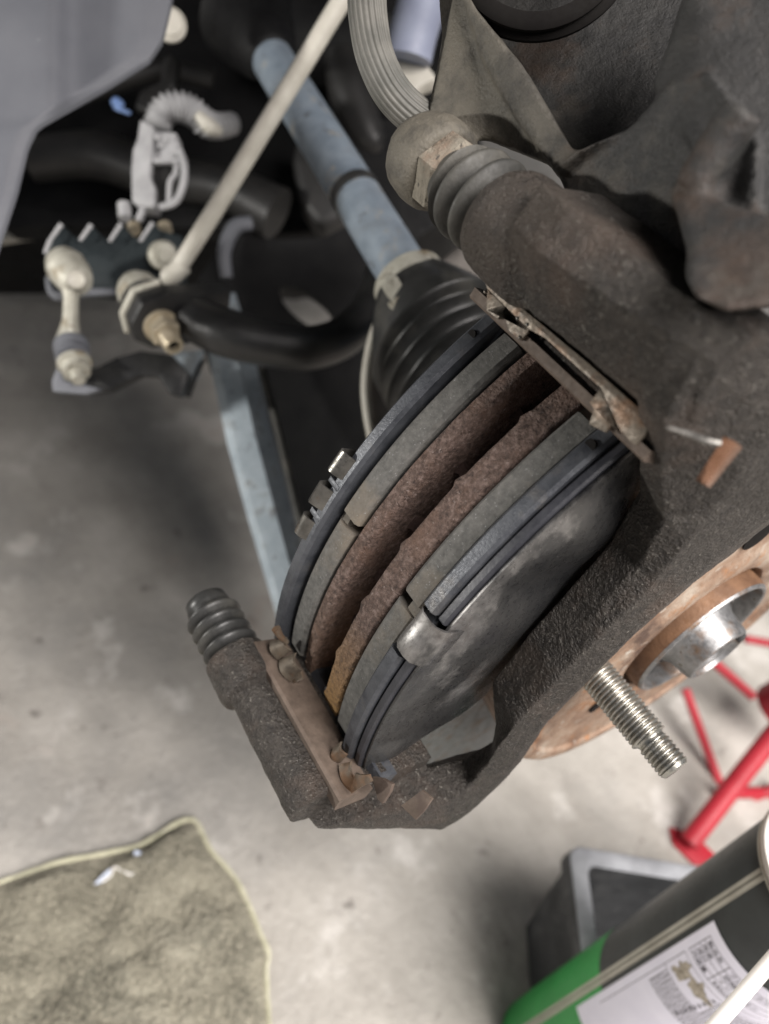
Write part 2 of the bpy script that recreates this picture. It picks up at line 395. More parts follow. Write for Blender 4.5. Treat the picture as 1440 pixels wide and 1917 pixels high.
# ================================================================== WHEEL HUB
hb = thing('wheel_hub', 'bright steel hub nose and axle end inside the rusty bore of the brake disc', 'wheel hub', LR(57.7,0,0))
bm = NB(); lathe(bm, C0, A, [(40,29.6),(56.6,29.6),(58.6,28.9),(59,28.2),(58.7,27.4),(57.4,27.0),(50,26.8)], 96, cap=False)
finish('pilot_wall', bm, 'hatdark', hb)
bm = NB(); lathe(bm, C0, A, [(58.2,29.15),(59.15,28.6),(59.3,28.0),(58.9,27.3),(57.6,26.9),(52,26.6),(51,25),(52.6,21),(54.4,18.4),(55,17)], 96, cap=False)
finish('pilot_ring', bm, 'steel', hb)
bm = NB(); lathe(bm, C0, A, [(40,17),(54,17),(56,15.6),(58,14.4),(65.4,13.4),(66.6,12.6),(66.8,11.4),(65.2,10.8),(65,7.2),(64,6.4),(61.5,3.4),(61,.01)], 96)
finish('axle_end', bm, 'steel', hb)
bm = NB(); box(bm, C0+A*66.2+(U*.4+Vv*.9).normalized()*10.4, A*1.6, U*1.6, Vv*1.6, .3); finish('staking_notch', bm, 'greyd', hb)
# stud: threads run as rings of one lathe, chamfered narrow nose
sp = PA(1117, 1262, 54.6); sr = sp - C0; sr = sr - A*sr.dot(A); st0 = C0 + sr.normalized()*57.15
def threaded(name, o, parent):
    bm = NB(); x, y = perp(A); h = 46.0; rings = []
    while h <= 91.3:
        ring = []
        for i in range(48):
            q = 2*math.pi*i/48; f_ = (h/1.5 - i/48) % 1.0; v_ = abs(f_-.5)*2
            if h < 55: r = 5.9
            elif h < 79.5: r = 5.25 + .75*min(1, (1-v_)*1.5)
            elif h < 81.2: r = 4.5 + .9*max(0, (80.2-h))
            elif h < 90: r = 4.35 + .7*min(1, (1-v_)*1.5)
            else: r = 4.9 - (h-90)*.75
            r *= 1 + .012*noise.noise(V3((h*.8, q*2, 0)))
            ring.append(o + A*h + (x*math.cos(q)+y*math.sin(q))*r)
        rings.append(addring(bm, ring)); h += .15
    for p_, q_ in zip(rings, rings[1:]): bridge(bm, p_, q_)
    bm.faces.new(rings[-1]); return finish(name, bm, 'stud', parent, smooth=60)
prof = [(46,5.9),(55,5.9)]; h = 55.6
while h < 78.5: prof += [(h,5.3),(h+.35,5.95),(h+.65,6.0),(h+1.0,5.35)]; h += 1.25
prof += [(79.3,5.0),(79.9,4.5),(80.8,4.5)]
while h < 89:
    if h > 80.8: prof += [(h,4.6),(h+.4,5.05),(h+.7,5.05),(h+1.0,4.65)]
    h += 1.25
prof += [(90.2,4.6),(91.2,3.9),(91.2,.01)]
STUD = [prof, st0]
threaded('wheel_stud', st0, hb)
bm = NB(); lathe(bm, LR(53.2,57.15,25), A, [(0,6.5),(.5,6.5),(.6,.01)], 24); finish('stud_hole', bm, 'hole', rt)
bm = NB(); lathe(bm, PA(1116,1322,53.2), A, [(0,3.4),(.5,3.4),(.6,.01)], 24); finish('threaded_hole', bm, 'hole', rt)
# ================================================================== BRAKE PADS
pad = thing('outboard_brake_pad', 'brake pad nearest the camera, on the stud side of the disc, with smudged steel shim', 'brake pad', LR(27,110,-33))
bm = NB(); sector(bm, 23.0, 31.5, 88, 133.6, -60.5, -34.6, 60, 1.2); sector(bm, 23.0, 31.5, 88, 133.6, -33.0, -5.5, 60, 1.2)
sector(bm, 27.3, 31.45, 88.2, 132.9, -34.8, -32.8, 4)
finish('friction_lining', bm, 'lining', pad, smooth=30)
bm = NB(); sector(bm, 31.6, 36.6, 92, 136.6, -62, -38.3, 50, .9); sector(bm, 31.6, 36.6, 92, 136.6, -31.2, -3.5, 60, .9); sector(bm, 31.6, 36.6, 80, 133.5, -38.5, -31.0, 12, .6)
# ears
for s in (1, -1):
    pts = [LN(31.8, 96, s*54), LN(31.8, 118, s*56), LN(31.8, 117, s*65), LN(31.8, 100, s*66)]
    prism(bm, pts, A*4.6, .6)
finish('backing_plate', bm, 'back', pad, smooth=30)
bm = NB(); sector(bm, 36.8, 39.8, 118, 134.8, -61.5, -38.0, 50, .6); sector(bm, 36.8, 39.8, 118, 134.8, -31.4, -3.0, 60, .6)
finish('inner_shim', bm, 'coated', pad, smooth=30)
# big outer shim: outer edge curve -> inner silhouette, rolled inward at the end
inn_px = [(1254,856),(1232,880),(1205,912),(1208,965),(1188,1010),(1150,1058),(1095,1106),(1050,1150),(1000,1200),(965,1250),(930,1300),(890,1332),(850,1352),(810,1375),(765,1405),(728,1432),(702,1446)]
oc = [PA(1262,838,38), PA(1225,838,40.5)] + [LR(40.9, 133.4, -2-60.5*k/40) for k in range(41)]; ic = [PA(x, y, 40.6) for x, y in inn_px]
nO = 150; oc = resample(oc, nO); ic = resample(smooth_poly(ic, 2), nO)
# align parameter: outer curve is notched, so blend by pixel-like progress along the pad
def prog(c_): 
    k0, k1 = c_[0].dot(T), c_[-1].dot(T); return [(p.dot(T)-k0)/(k1-k0) for p in c_]
pi_ = prog(ic); newi = []
for i, pr_ in enumerate(prog(oc)):
    pr_ = max(0, min(1, pr_)); j = min(range(nO), key=lambda k: abs(pi_[k]-pr_)); newi.append(ic[j])
for _ in range(6): newi = [newi[0]]+[(newi[i-1]+newi[i]*2+newi[i+1])/4 for i in range(1, nO-1)]+[newi[-1]]
rows = []
for k in range(29):
    f_ = k/28; row = []
    for i in range(nO):
        p = oc[i].lerp(newi[i], f_); s = (p.dot(T)-C0.dot(T)); n_ = p.dot(N)-C0.dot(N)
        env = math.sin(math.pi*min(f_*1.15, 1))
        bul = 2.2*env*math.exp(-((s+4)/24)**2) + 1.4*env*math.exp(-((s+60)/10)**2) - 1.1*env*math.exp(-((s+44)/9)**2) + 2.8*env*math.exp(-((s-40)/12)**2) - .9*env*math.exp(-((s-18)/8)**2)
        bul = max(bul, 0)
        p = p + A*bul*min(1, f_*5)
        if f_ > .86: p = p - A*((f_-.86)/.14)**2*4.5
        row.append(p)
    rows.append(row)
bm = NB(); sheet(bm, rows, -A*.8); finish('outer_shim', bm, 'shim', pad, smooth=60)
rows = [[LR(a, r+.25*math.sin(k*.8), q) for a, r in ((32.2,133.9),(32.6,136.2),(34.2,137.4),(37.2,137.6),(39.6,136.9),(41.2,134.6),(41.7,131.5),(41.5,127)) ] for k, q in enumerate([-37.4+5.6*i/8 for i in range(9)])]
bm = NB(); sheet(bm, rows, -N*.7-A*.5); finish('shim_tab', bm, 'shim', pad, smooth=60)
# grease dab and the small punched hole in the ear
for (x, y, a, nm) in ((1091,849,31.4,'ear_hole'),):
    bm = NB(); lathe(bm, LR(34,136.0,-7.2), (N), [(0,1.5),(.9,1.5)], 20); finish('hole', bm, 'hole', pad)
pad2 = thing('inboard_brake_pad', 'brake pad on the far side of the disc, carrying three small spring tabs', 'brake pad', LR(-8,110,-33))
bm = NB(); sector(bm, -8.2, -.6, 88, 133.8, -60, -34.8, 60, 1.0); sector(bm, -8.2, -.6, 88, 134.6, -33.2, -5, 60, 1.0); sector(bm, -8.1, -4.8, 88.2, 132.9, -35, -33, 4)
finish('friction_lining', bm, 'lining', pad2, smooth=30)
bm = NB(); sector(bm, -14.6, -9.6, 80, 137.2, -63, -4, 90, 1.0)
for s in (1, -1):
    prism(bm, [LN(-14, 96, s*54), LN(-14, 119, s*56), LN(-14, 118, s*65), LN(-14, 100, s*66)], A*5.4, .6)
finish('backing_plate', bm, 'back', pad2, smooth=30)
bm = NB(); lathe(bm, LR(-12,136.2,-7.6), N, [(0,1.3),(1.3,1.3)], 20); finish('hole', bm, 'hole', pad2)
bm = NB(); sector(bm, -9.5, -8.3, 84, 131.5, -61, -6, 80); finish('inner_shim', bm, 'coated', pad2, smooth=30)
def tab(q0, q1, lift, lean):
    bm = NB(); n = 7; rows = []
    prof = [(-10.8, 135.0), (-12.0, 137.2+lift*.4), (-14.0, 138.6+lift), (-15.8, 138.7+lift+lean), (-17.0, 137.9+lift+lean), (-17.6, 135.0), (-17.2, 131)]
    for i in range(6):
        q = q0+(q1-q0)*i/5; rows.append([LR(a, r, q) for a, r in prof])
    sheet(bm, rows, -N*.8+A*.2); return finish('spring_tab', bm, 'spring', pad2, smooth=50)
tab(-30.2, -27.2, .9, .4); tab(-35.2, -32.2, .3, .9); tab(-40.2, -37.2, .2, .2)
for q in (-31.4, -36.4):
    bm = NB(); box(bm, LR(-13.5, 136.6, q), A*2.6, N*.8, T*.9, .3); finish('tab_link', bm, 'back', pad2)
# ================================================================== CALIPER BRACKET
br = thing('caliper_bracket', 'dark cast iron brake bracket whose outer beam crosses in front of the disc hat', 'brake bracket', LN(50, 97, 0))
bm = NB()
# lower slide pin barrel
pl = LN(0, 131, -75.5)
lathe(bm, pl, A, [(-15.5,9.2),(-14.5,10.6),(-3,11.0),(-.5,10.2),(.5,8.0),(38,8.6),(42.5,8.4)], 40)
# upper slide pin barrel, larger
pu = LN(0, 131.5, 86)
lathe(bm, pu, A, [(-20,9.5),(-18.5,12),(-15,13.4),(-6,13.6),(0,13.2),(6,11),(50,10)], 48)
# slabs carrying the pad ends
loft(bm, [[LN(a, 92, -60), LN(a, 116, -60), LN(a, 117, -64.4), LN(a, 129.5, -65), LN(a, 129.5, -70), LN(a, 92, -72)] for a in (-12, 46)])
loft(bm, [[LN(a, 92, 66), LN(a, 116, 66), LN(a, 127, 67.2), LN(a, 128.5, 71.5), LN(a, 92, 73)] for a in (-14, 48)])
# webs between slab foot and barrel
loft(bm, [[LN(a, 96, -66), LN(a, 116, -67), LN(a, 121, -76), LN(a, 116, -82), LN(a, 100, -80)] for a in (-8, 20, 44)])
loft(bm, [[LN(a, 96, 66), LN(a, 117, 67), LN(a, 122, 80), LN(a, 119, 90), LN(a, 100, 86)] for a in (-12, 20, 48)])
# outer beam: sections across, listed along t
secs = [(-87,[(39,80),(39,124),(45,122),(55,88),(59,80),(57,71)]), (-84.5,[(37,78),(37,129),(46,127),(57,92),(61,80),(59.5,70)]), (-78,[(40,76),(40,122),(49.5,119),(59,92),(62,78),(61,69)]),
  (-66,[(45,72),(46,97),(52,96),(59,89),(62,76),(61,68)]), (-58,[(49,70),(50,82),(54,84),(59,87),(62,76),(61,68)]), (-46,[(51,71),(52.5,79),(54.5,82),(59,89.5),(62,79),(61,71)]), (-36,[(51,76),(52,87),(54.5,89),(59,94),(62,83.5),(61,76)]),
  (-22,[(44,80.5),(44,94),(54,97),(59,97.5),(62,86.5),(61,81.5)]), (0,[(43.3,82),(43.3,96),(54,98),(59,98.5),(62,88),(61,82)]), (20,[(43.3,81.5),(43.3,96),(54,98),(59,98),(62,87),(61,81.5)]), (38,[(43.3,76),(43.3,97),(54,99),(59,97),(62,84),(61,76)]),
  (54,[(43.5,68),(43.5,106),(54,108),(59.5,102),(62.4,80),(61.5,68)]), (66,[(44,66),(44,123),(51,124),(59.5,106),(64,80),(62,66)]), (77,[(42,70),(42,137),(51,139),(61,116),(66.5,86),(63,68)]), (90,[(42,76),(42,145),(51,146),(62,120),(68,88),(64,72)]), (101,[(43,84),(43,140),(50,141),(60,117),(65,92),(60,80)])]
loft(bm, [[LN(a, n, t) for a, n in p] for t, p in secs])
# upper body: facets between the barrel and the beam
loft(bm, [[LN(a, n0, 75), LN(a, n1, t0), LN(a, n2, t0+12.5), LN(a, n2-1.5, 98.5), LN(a, n1-10, 103), LN(a, n0, 101)] for a, n0, n1, n2, t0 in ((-3,118,135,146,76),(10,112,137.5,150,75.5),(30,104,138.5,151,77.5),(46,98,139.5,151,79.5),(54,98,136,145,80.5))])
bb = finish('bracket_body', bm, 'cast', br)
modify(bb, voxel=.65, sm=3, disp=[(900,.10),(350,.16),(120,.22)])
# machined faces on the lower slab
bm = NB(); loft(bm, [[LN(a, 118, -64.0), LN(a, 130.2, -64.4), LN(a, 131.0, -65.2), LN(a, 130.2, -69.6), LN(a, 129.2, -70.6), LN(a, 118, -69)] for a in (-12, 47.5)])
finish('machined_land', bm, 'cast_brown', br, smooth=30)
bm = NB(); loft(bm, [[LN(a, 116.8, -63.8), LN(a, 116.8, -60), LN(a, 110, -59.8), LN(a, 110, -63.8)] for a in (-12, 47)])
finish('clip_seat', bm, 'back', br, smooth=30)
bm = NB(); loft(bm, [[LN(a, 118, 66.2), LN(a, 129.3, 66.4), LN(a, 130, 67), LN(a, 130, 69.4), LN(a, 118, 70)] for a in (-15, 49)])
finish('machined_land', bm, 'cast_brown', br, smooth=30)
# rubber pin boots
def bellows(o, ax, hs, seg=64, wr=0):
    prof = []
    for (h, r) in hs: prof.append((h, r))
    bm = NB(); lathe(bm, o, ax, prof, seg, mod=(lambda k, q: 1+wr*math.sin(q*2+k*.35)*math.sin(q+k*.2)) if wr else None); return bm
def folds(h0, h1, n, rlo, rhi, m=8, e_=1.0):
    out = []
    for i in range(n*m+1):
        f_ = i/(n*m); q = .5-.5*math.cos(2*math.pi*f_*n); out.append((h0+(h1-h0)*f_, rlo+(rhi-rlo)*q**e_))
    return out
b1 = bellows(pl, A, [(-40.5,.01),(-40.5,6.4),(-39.8,7.4),(-36,8.0),(-35,7.3)]+folds(-34.6,-16.5,4,7.4,9.9,8,.7)+[(-15,8)])
finish('pin_boot', b1, 'rubber', br, smooth=60, label='black ribbed rubber pin boot at the lower end of the bracket')
# ================================================================== PAD CLIPS
def z5(x, y): return (860+x/2.483, 500+y/2.483)
def z6(x, y): return (340+x/2.571, 1000+y/2.571)
def z7(x, y): return (560+x/3.789, 1300+y/3.789)
def leaf(name, pts, m, parent, n=None, a=None, t=None, th=.9, bev=.25):
    P = [(PN(x, y, n) if n is not None else PA(x, y, a) if a is not None else PT(x, y, t)) for x, y in pts]
    off = -(N if n is not None else A if a is not None else T)*th
    bm = NB(); prism(bm, P, off, bev); return finish(name, bm, m, parent, smooth=40)
cu = thing('upper_pad_clip', 'thin tan steel clip along the upper ledge of the bracket, seating the upper pad ends', 'pad clip', PN(1060,650,132.5))
leaf('clip_strip', [z5(*p) for p in [(112,52),(135,62),(380,262),(600,446),(832,652),(838,690),(885,722),(870,772),(820,832),(788,806),(742,752),(655,562),(560,478),(400,332),(318,286),(128,100)]], 'clip', cu, n=132.6)
leaf('wing', [z5(*p) for p in [(128,100),(318,288),(325,272),(322,300),(285,342),(228,296),(212,242),(222,186),(178,242),(124,202)]], 'clip', cu, n=131.2)
leaf('wing', [z5(*p) for p in [(655,565),(742,754),(742,716),(722,688),(734,640),(690,680),(720,722),(680,770),(602,730),(625,662),(604,628)]], 'clip', cu, n=131.2)
for (x, y) in ((122,115),(318,268),(282,328),(272,238)):
    bm = NB(); bmesh.ops.create_icosphere(bm, subdivisions=2, radius=.55, matrix=Matrix.Translation(PN(*z5(x,y),132.4))); finish('bent_tip', bm, 'spring', cu)
cl = thing('lower_pad_clip', 'rusty steel clip with folded leaves beside the lower pad ends', 'pad clip', PN(600,1360,124))
def curl(name, pts, n, lift, par=cl, m='clip'):
    """folded leaf: quad in pixels on plane n, arched"""
    P = [PN(x, y, n) for x, y in pts]; rows = []
    for i in range(7):
        f_ = i/6; row = []
        for j in range(5):
            g = j/4; p = P[0].lerp(P[1], g).lerp(P[3].lerp(P[2], g), f_); row.append(p + N*lift*math.sin(math.pi*f_))
        rows.append(row)
    bm = NB(); sheet(bm, rows, -N*.9); return finish(name, bm, m, par, smooth=60)
curl('clip_leaf', [z6(428,515),z6(500,497),(z6(522,560)),z6(462,604)], 127, 1.6)
curl('clip_leaf', [z6(470,602),z6(545,572),z6(572,655),z6(520,712)], 126, 1.8)
curl('clip_leaf', [z6(708,1050),z6(765,1000),z6(792,1062),z6(758,1102)], 125, 1.6)
curl('clip_leaf', [z6(758,1108),z6(812,1096),z6(850,1200),z6(815,1250)], 126, 1.5)
curl('clip_leaf', [z6(815,1250),z6(835,1150),z6(900,1158),z6(912,1192)], 128, 1.0)
curl('clip_leaf', [z6(505,735),z6(520,712),z6(572,655),z6(580,700)], 124, .8)
bm = NB(); tube(bm, [PN(*z6(455,455),133), PN(*z6(475,490),131), PN(*z6(505,520),128)], [1.5,1.1,1.0], 12, res=4); finish('bent_tip', bm, 'clip', cl)
leaf('clip_rail', [z6(420,600),z6(462,604),z6(520,712),z6(710,1052),z6(758,1108),z6(815,1250),z6(760,1235),z6(700,1120)], 'cast_brown', cl, n=122)
leaf('clip_end', [z7(*p) for p in [(720,790),(870,680),(942,742),(885,830),(825,892)]], 'cast_brown', cl, n=120, th=1.0)
leaf('clip_end', [z7(*p) for p in [(515,585),(590,600),(660,640),(640,700),(590,778),(555,745)]], 'cast_brown', cl, n=124, th=1.4)
# copper-tipped clip at the far upper right end
cr = thing('coppery_spring_clip', 'small bright coppery spring end poking from under the upper right of the bracket', 'pad clip', D(1340,870,145.0))
bm = NB()
top = [D(1356,818,140.0), D(1366,822,140.0), D(1378,828,141.0), D(1390,838,143.0)]
rows = []
for i in range(9):
    f_ = i/8; row = []
    for p, lo in zip(top, [D(1303,900,154.0), D(1312,905,153.0), D(1320,909,153.0), D(1330,914,155.0)]): row.append(p.lerp(lo, f_))
    rows.append(row)
sheet(bm, rows, D(0,0,1)*0 + V3((.3,.2,-1))*.9)
finish('spring_leaf', bm, mat('coppery_spring', [(.3,(.20,.095,.05)),(.7,(.42,.24,.165))], 90, .3, .1, .9, .3, 600, .0002, stretch=(1,1,1)), cr, smooth=60)
bm = NB(); tube(bm, [D(1250,800,136.0), D(1290,812,138.0), D(1322,824,140.0), D(1350,830,140.5)], [.3,.6,.8,.6], 12, flat=.4, res=4); finish('spring_arm', bm, 'spring', cr)
# ================================================================== BRAKE CALIPER (swung up)
cp = thing('brake_caliper', 'dusty cast brake caliper swung up over the bracket, filling the upper right corner', 'brake caliper', D(1100,300,190))
lug = LN(-52, 131.5, 86)
bm = NB()
def blob(p, r, s=(1,1,1)):
    bmesh.ops.create_icosphere(bm, subdivisions=3, radius=1, matrix=Matrix.Translation(p) @ Matrix.Diagonal((r*s[0], r*s[1], r*s[2], 1)))
lathe(bm, lug, A, [(-7,6),(-5.5,9.0),(-2,11.2),(3,12.2),(7,11.8),(9,10.5)], 48)
def slab(pts, back=14):
    n = len(pts); f_ = addring(bm, [D(*p) for p in pts]); b_ = addring(bm, [D(p[0], p[1], p[2]+back) for p in pts])
    bm.faces.new(f_); bm.faces.new(list(reversed(b_)))
    for i in range(n):
        j = (i+1) % n; bm.faces.new((f_[j], f_[i], b_[i], b_[j]))
# arm rising from the lug, its ridge, the rust streaked bridge, the hollow behind and the finger, all one casting
slab([(818,-60,212),(860,-60,200),(885,40,198),(960,180,194),(1010,262,191),(1046,318,188),(1010,300,192),(915,262,202),(880,262,204),(800,275,207),(795,240,209),(818,140,212),(830,70,213)], 22)
slab([(850,-60,196),(895,20,193),(975,120,188),(1040,225,184),(1085,300,178),(1064,322,181),(1030,306,186),(985,250,190),(900,110,196)], 30)
slab([(1035,318,184),(1075,285,176),(1180,240,168),(1260,150,158),(1330,130,150),(1420,250,145),(1420,420,140),(1340,480,148),(1322,560,158),(1262,534,163),(1198,484,170),(1118,420,178),(1062,362,184),(1048,330,186)], 26)
slab([(1225,160,164),(1300,-60,158),(1520,-60,150),(1520,560,138),(1460,572,132),(1370,578,132),(1312,552,136),(1290,505,142),(1280,440,148),(1310,300,152)], 30)
slab([(820,-80,232),(1400,-80,215),(1400,330,200),(1180,330,206),(1060,322,204),(1010,290,206),(900,100,226)], 14)
slab([(1256,350,150),(1290,352,147),(1400,396,136),(1520,420,130),(1520,578,124),(1430,574,124),(1360,582,125),(1305,556,128),(1284,520,132),(1286,470,137)], 16)
tube(bm, [D(1392,205,140), D(1350,262,143), D(1296,352,147)], [4.2,3.6,3.4], 14)
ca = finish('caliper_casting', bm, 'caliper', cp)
modify(ca, voxel=.9, sm=4, disp=[(700,.12),(250,.18),(60,.35)])
inv = ROT.inverted()
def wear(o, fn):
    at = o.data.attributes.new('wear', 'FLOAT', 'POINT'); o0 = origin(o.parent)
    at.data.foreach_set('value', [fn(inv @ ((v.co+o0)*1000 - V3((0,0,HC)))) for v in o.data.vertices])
def dusty(p):  # beige dust on the left arm, doubling as lamplight put into the colour
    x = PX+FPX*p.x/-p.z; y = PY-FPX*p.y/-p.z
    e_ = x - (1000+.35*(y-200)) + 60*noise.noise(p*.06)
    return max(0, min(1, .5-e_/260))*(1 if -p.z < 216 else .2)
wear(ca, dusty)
def dome(p, r): bmesh.ops.create_uvsphere(bm, u_segments=24, v_segments=16, radius=r, matrix=Matrix.Translation(p))
# piston bore rings seen from the side at the top edge
for k, (r, d) in enumerate(((27,200),(24,196))):
    bm = NB(); lathe(bm, D(1010,-135,d), (D(1010,-135,1)*-1+V3((.1,.5,0))).normalized(), [(0,r-1.5),(1.2,r),(3,r),(4,r-1.5),(4,r-4),(0,r-4),(0,r-1.5)], 90, cap=False)
    finish('piston_ring', bm, 'hole', cp, smooth=50)
# pin bolt + upper boot
bm = NB(); lathe(bm, lug, A, [(8.5,9.2),(9,10.6),(14.5,10.6),(15.3,9.6)], 6); finish('pin_bolt', bm, 'cast_dusty', cp, smooth=20)
b2 = bellows(lug, A, [(13,8.6),(16,9.3),(17.5,10.4),(18.3,11.2),(19.2,9.6)]+folds(19.6,31.5,2,8.6,12.1,10,.8)+[(32.2,9),(34.5,11.6),(36,9.6)], 96, .035)
finish('pin_boot', b2, 'rubber_dusty', cp, smooth=60, label='creased dusty rubber pin boot beside the hexagon bolt head')
# ================================================================== BRAKE HOSE
ho = thing('brake_hose', 'ribbed grey rubber brake hose curving down from the top edge to the caliper', 'hose', D(760,230,215))
bm = NB()
def ribs(f_, q): return 1 + .030*(1 if math.cos(22*q) > 0 else -1)*abs(math.cos(22*q))**.6
tube(bm, [D(684,-90,205), D(686,-30,206), D(690,40,207), D(704,110,208), D(736,175,210), D(786,222,213), D(850,250,217)], [5.1]*7, 220, mod=ribs, res=12)
finish('hose_tube', bm, 'hose', ho, smooth=25)
# ================================================================== DRIVE SHAFT
ds = thing('drive_shaft', 'blue-grey painted drive shaft running up left from the big ribbed rubber boot', 'drive shaft', LR(-88,0,0))
J = LR(-86,0,0); S1 = D(752,505,372); S2 = D(567,205,440); dS = (S2-S1).normalized()
bm = NB(); lathe(bm, S1, dS, [(-22,12.6),(40,12.6),(120,12.6),(236,12.6)], 56); finish('shaft_tube', bm, 'shaft', ds, smooth=60)
bm = NB(); lathe(bm, S1, dS, [(196,12.7),(199,15),(206,17),(214,21),(222,19),(229,25),(237,23),(250,30)], 48); finish('added_inner_boot', bm, 'black', ds, smooth=60)  # black boot added where the shaft's upper end falls into shade
bm = NB(); pb = D(652,342,392); lathe(bm, S1+dS*((pb-S1).dot(dS)), dS, [(-3,12.7),(-2.6,13.3),(3.2,13.3),(3.6,12.7)], 56); finish('rubber_band', bm, 'rubber', ds, smooth=40)
# boot: rings blend from shaft axis to hub axis
bm = NB(); rings = []; prof = []
stages = []
nf = 5
for i in range(261):
    f_ = i/260
    if f_ < .40: rb = 15.6 + 20.0*(1-(1-f_/.40)**1.5)
    else: rb = 35.6 + 7.0*((f_-.40)/.6)
    if f_ > .36:
        g = (f_-.36)/.64*7.5; s = abs(math.cos(math.pi*(g-.5))); rb = rb + 1.8 - 5.2*(s**.8)*min(1, (f_-.36)/.03)
    stages.append((f_, rb))
c_a = S1 - dS*9; c_b = J + A*34; mid = J - A*18
for f_, r_ in stages:
    p = c_a.lerp(mid, f_).lerp(mid.lerp(c_b, f_), f_)
    ax = (-dS).lerp(A, min(1, f_*1.3)).normalized(); x, y = perp(ax)
    rings.append(addring(bm, [p+(x*math.cos(q)+y*math.sin(q))*r_ for q in [2*math.pi*k/96 for k in range(96)]]))
for a_, b_ in zip(rings, rings[1:]): bridge(bm, a_, b_)
finish('shaft_boot', bm, 'rubber', ds, smooth=70)
bm = NB(); pc = S1-dS*13; lathe(bm, pc, -dS, [(-4.6,16.0),(-4.2,17.8),(4.2,18.6),(4.6,17.6),(4.6,14),(-4.6,14),(-4.6,16.0)], 56, cap=False)
finish('boot_clamp', bm, 'cream', ds, smooth=40)
bm = NB()
for (x, y, d, s) in ((738,542,344,4.4),(744,574,342,3.4),(732,526,346,2.8)):
    box(bm, D(x,y,d), V3((.8,.5,0)).normalized()*s*.9, V3((-.5,.8,0)).normalized()*s, V3((0,0,1))*2.2, .8)
finish('clamp_ear', bm, 'cream', ds, smooth=50)
# ================================================================== HUB CARRIER FLANGE behind the boot
ks = thing('knuckle_flange', 'pale blurred round flange of the steering knuckle showing behind the shaft boot', 'flange', LR(-62,0,0))
bm = NB(); prism(bm, [D(x,y,402) for x, y in [(742,552),(704,620),(688,700),(690,770),(706,850),(810,870),(820,560)]], V3((0,0,-12)), 1.5); finish('flange_face', bm, 'casegrey', ks, smooth=40)
bm = NB(); tube(bm, [D(742,548,398), D(703,618,398), D(686,700,398), D(688,770,398), D(704,852,398)], [2.6]*5, 14, res=6); finish('flange_rim', bm, 'rod', ks, smooth=60)
bm = NB(); tube(bm, [D(838,520,400), D(880,496,398), D(925,492,396), D(965,512,394)], [9,11,11,9], 18, res=5); finish('flange_boss', bm, 'casegrey', ks, smooth=60)
# ================================================================== STABILISER LINK AND BAR
lk = thing('stabilizer_link', 'slim cream-painted link rod slanting up from its ball joint to the top edge', 'link rod', D(262,545,425))
bl = D(262, 550, 425)
bm = NB(); tube(bm, [D(330,508,418), D(398,400,405), D(640,0,372), D(700,-95,364)], [4.6,4.7,4.7,4.7], 28); finish('link_rod', bm, 'rod', lk)
bm = NB(); tube(bm, [D(306,520,419), D(320,516,418), D(345,496,416)], [3.8,5.6,4.8], 20, res=4); finish('rod_foot', bm, 'rod', lk, smooth=60)
bm = NB(); lathe(bm, bl, A, [(-10,.01),(-10,6),(-8.5,9.5),(-4,11.6),(3,12.2),(5,12)], 44); finish('ball_housing', bm, 'cream', lk, smooth=60)
bm = NB(); lathe(bm, bl, A, [(5,12.0)]+folds(5.2,17,3,10.2,13.4,8)+[(17.5,9)], 56); finish('dust_boot', bm, 'rubber_dusty', lk, smooth=60)
bm = NB(); lathe(bm, bl, A, [(30,6),(30,9.2),(32.2,9.4),(32.4,6)], 40); finish('washer', bm, 'brass', lk)
bm = NB(); lathe(bm, bl, A, [(32.3,7.4),(33,8.2),(39.5,8.2),(40.5,7.2)], 6); finish('nut', bm, 'brass', lk, smooth=20)
bm = NB(); pr_ = [(38,5)]+[(40+k*.7, 5.2 if k % 2 else 4.8) for k in range(14)]+[(50.5,4.6),(50.5,3.2),(47,3.0),(47,.01)]
lathe(bm, bl, A, pr_, 32); finish('threaded_end', bm, 'brass', lk)
bm = NB(); lathe(bm, bl, A, [(47.2,3.0),(47.6,.01)], 24); finish('end_socket', bm, 'hole', lk)
sb = thing('stabilizer_bar', 'black stabilizer bar whose flattened end is bolted to the link, curving up behind the shaft', 'stabilizer bar', D(450,630,425))
bm = NB(); eye = bl + A*18.5
x_ = (D(520,640,420)-eye); x_ = (x_ - A*x_.dot(A)).normalized(); y_ = A.cross(x_)
oct_ = [(-13,-9),(-15,2),(-9,14),(4,17),(20,15),(40,14),(40,-14),(14,-16),(-4,-15)]
prism(bm, [eye + x_*u + y_*v for u, v in oct_], A*11, 1.5)
finish('flattened_end', bm, 'bar', sb, smooth=40)
bm = NB()
tube(bm, [eye+x_*16+A*5, D(420,622,410), D(500,642,412), D(575,652,420), D(640,632,435), D(688,585,450), D(716,520,470), D(735,440,495)], [12,13,12.5,12,11.5,11,11,11], 32, res=7)
finish('bar_tube', bm, 'bar', sb, smooth=60)
bm = NB(); e0 = [(-13,-9),(-15,2),(-9,14),(4,17)]
ring = [eye - A*.2 + x_*u*1.04 + y_*v*1.04 for u, v in e0]; tube(bm, ring, 2.0, 10); finish('lit_bar_edge', bm, 'cream', sb)  # cream strip stands in for light along the bar end's edge
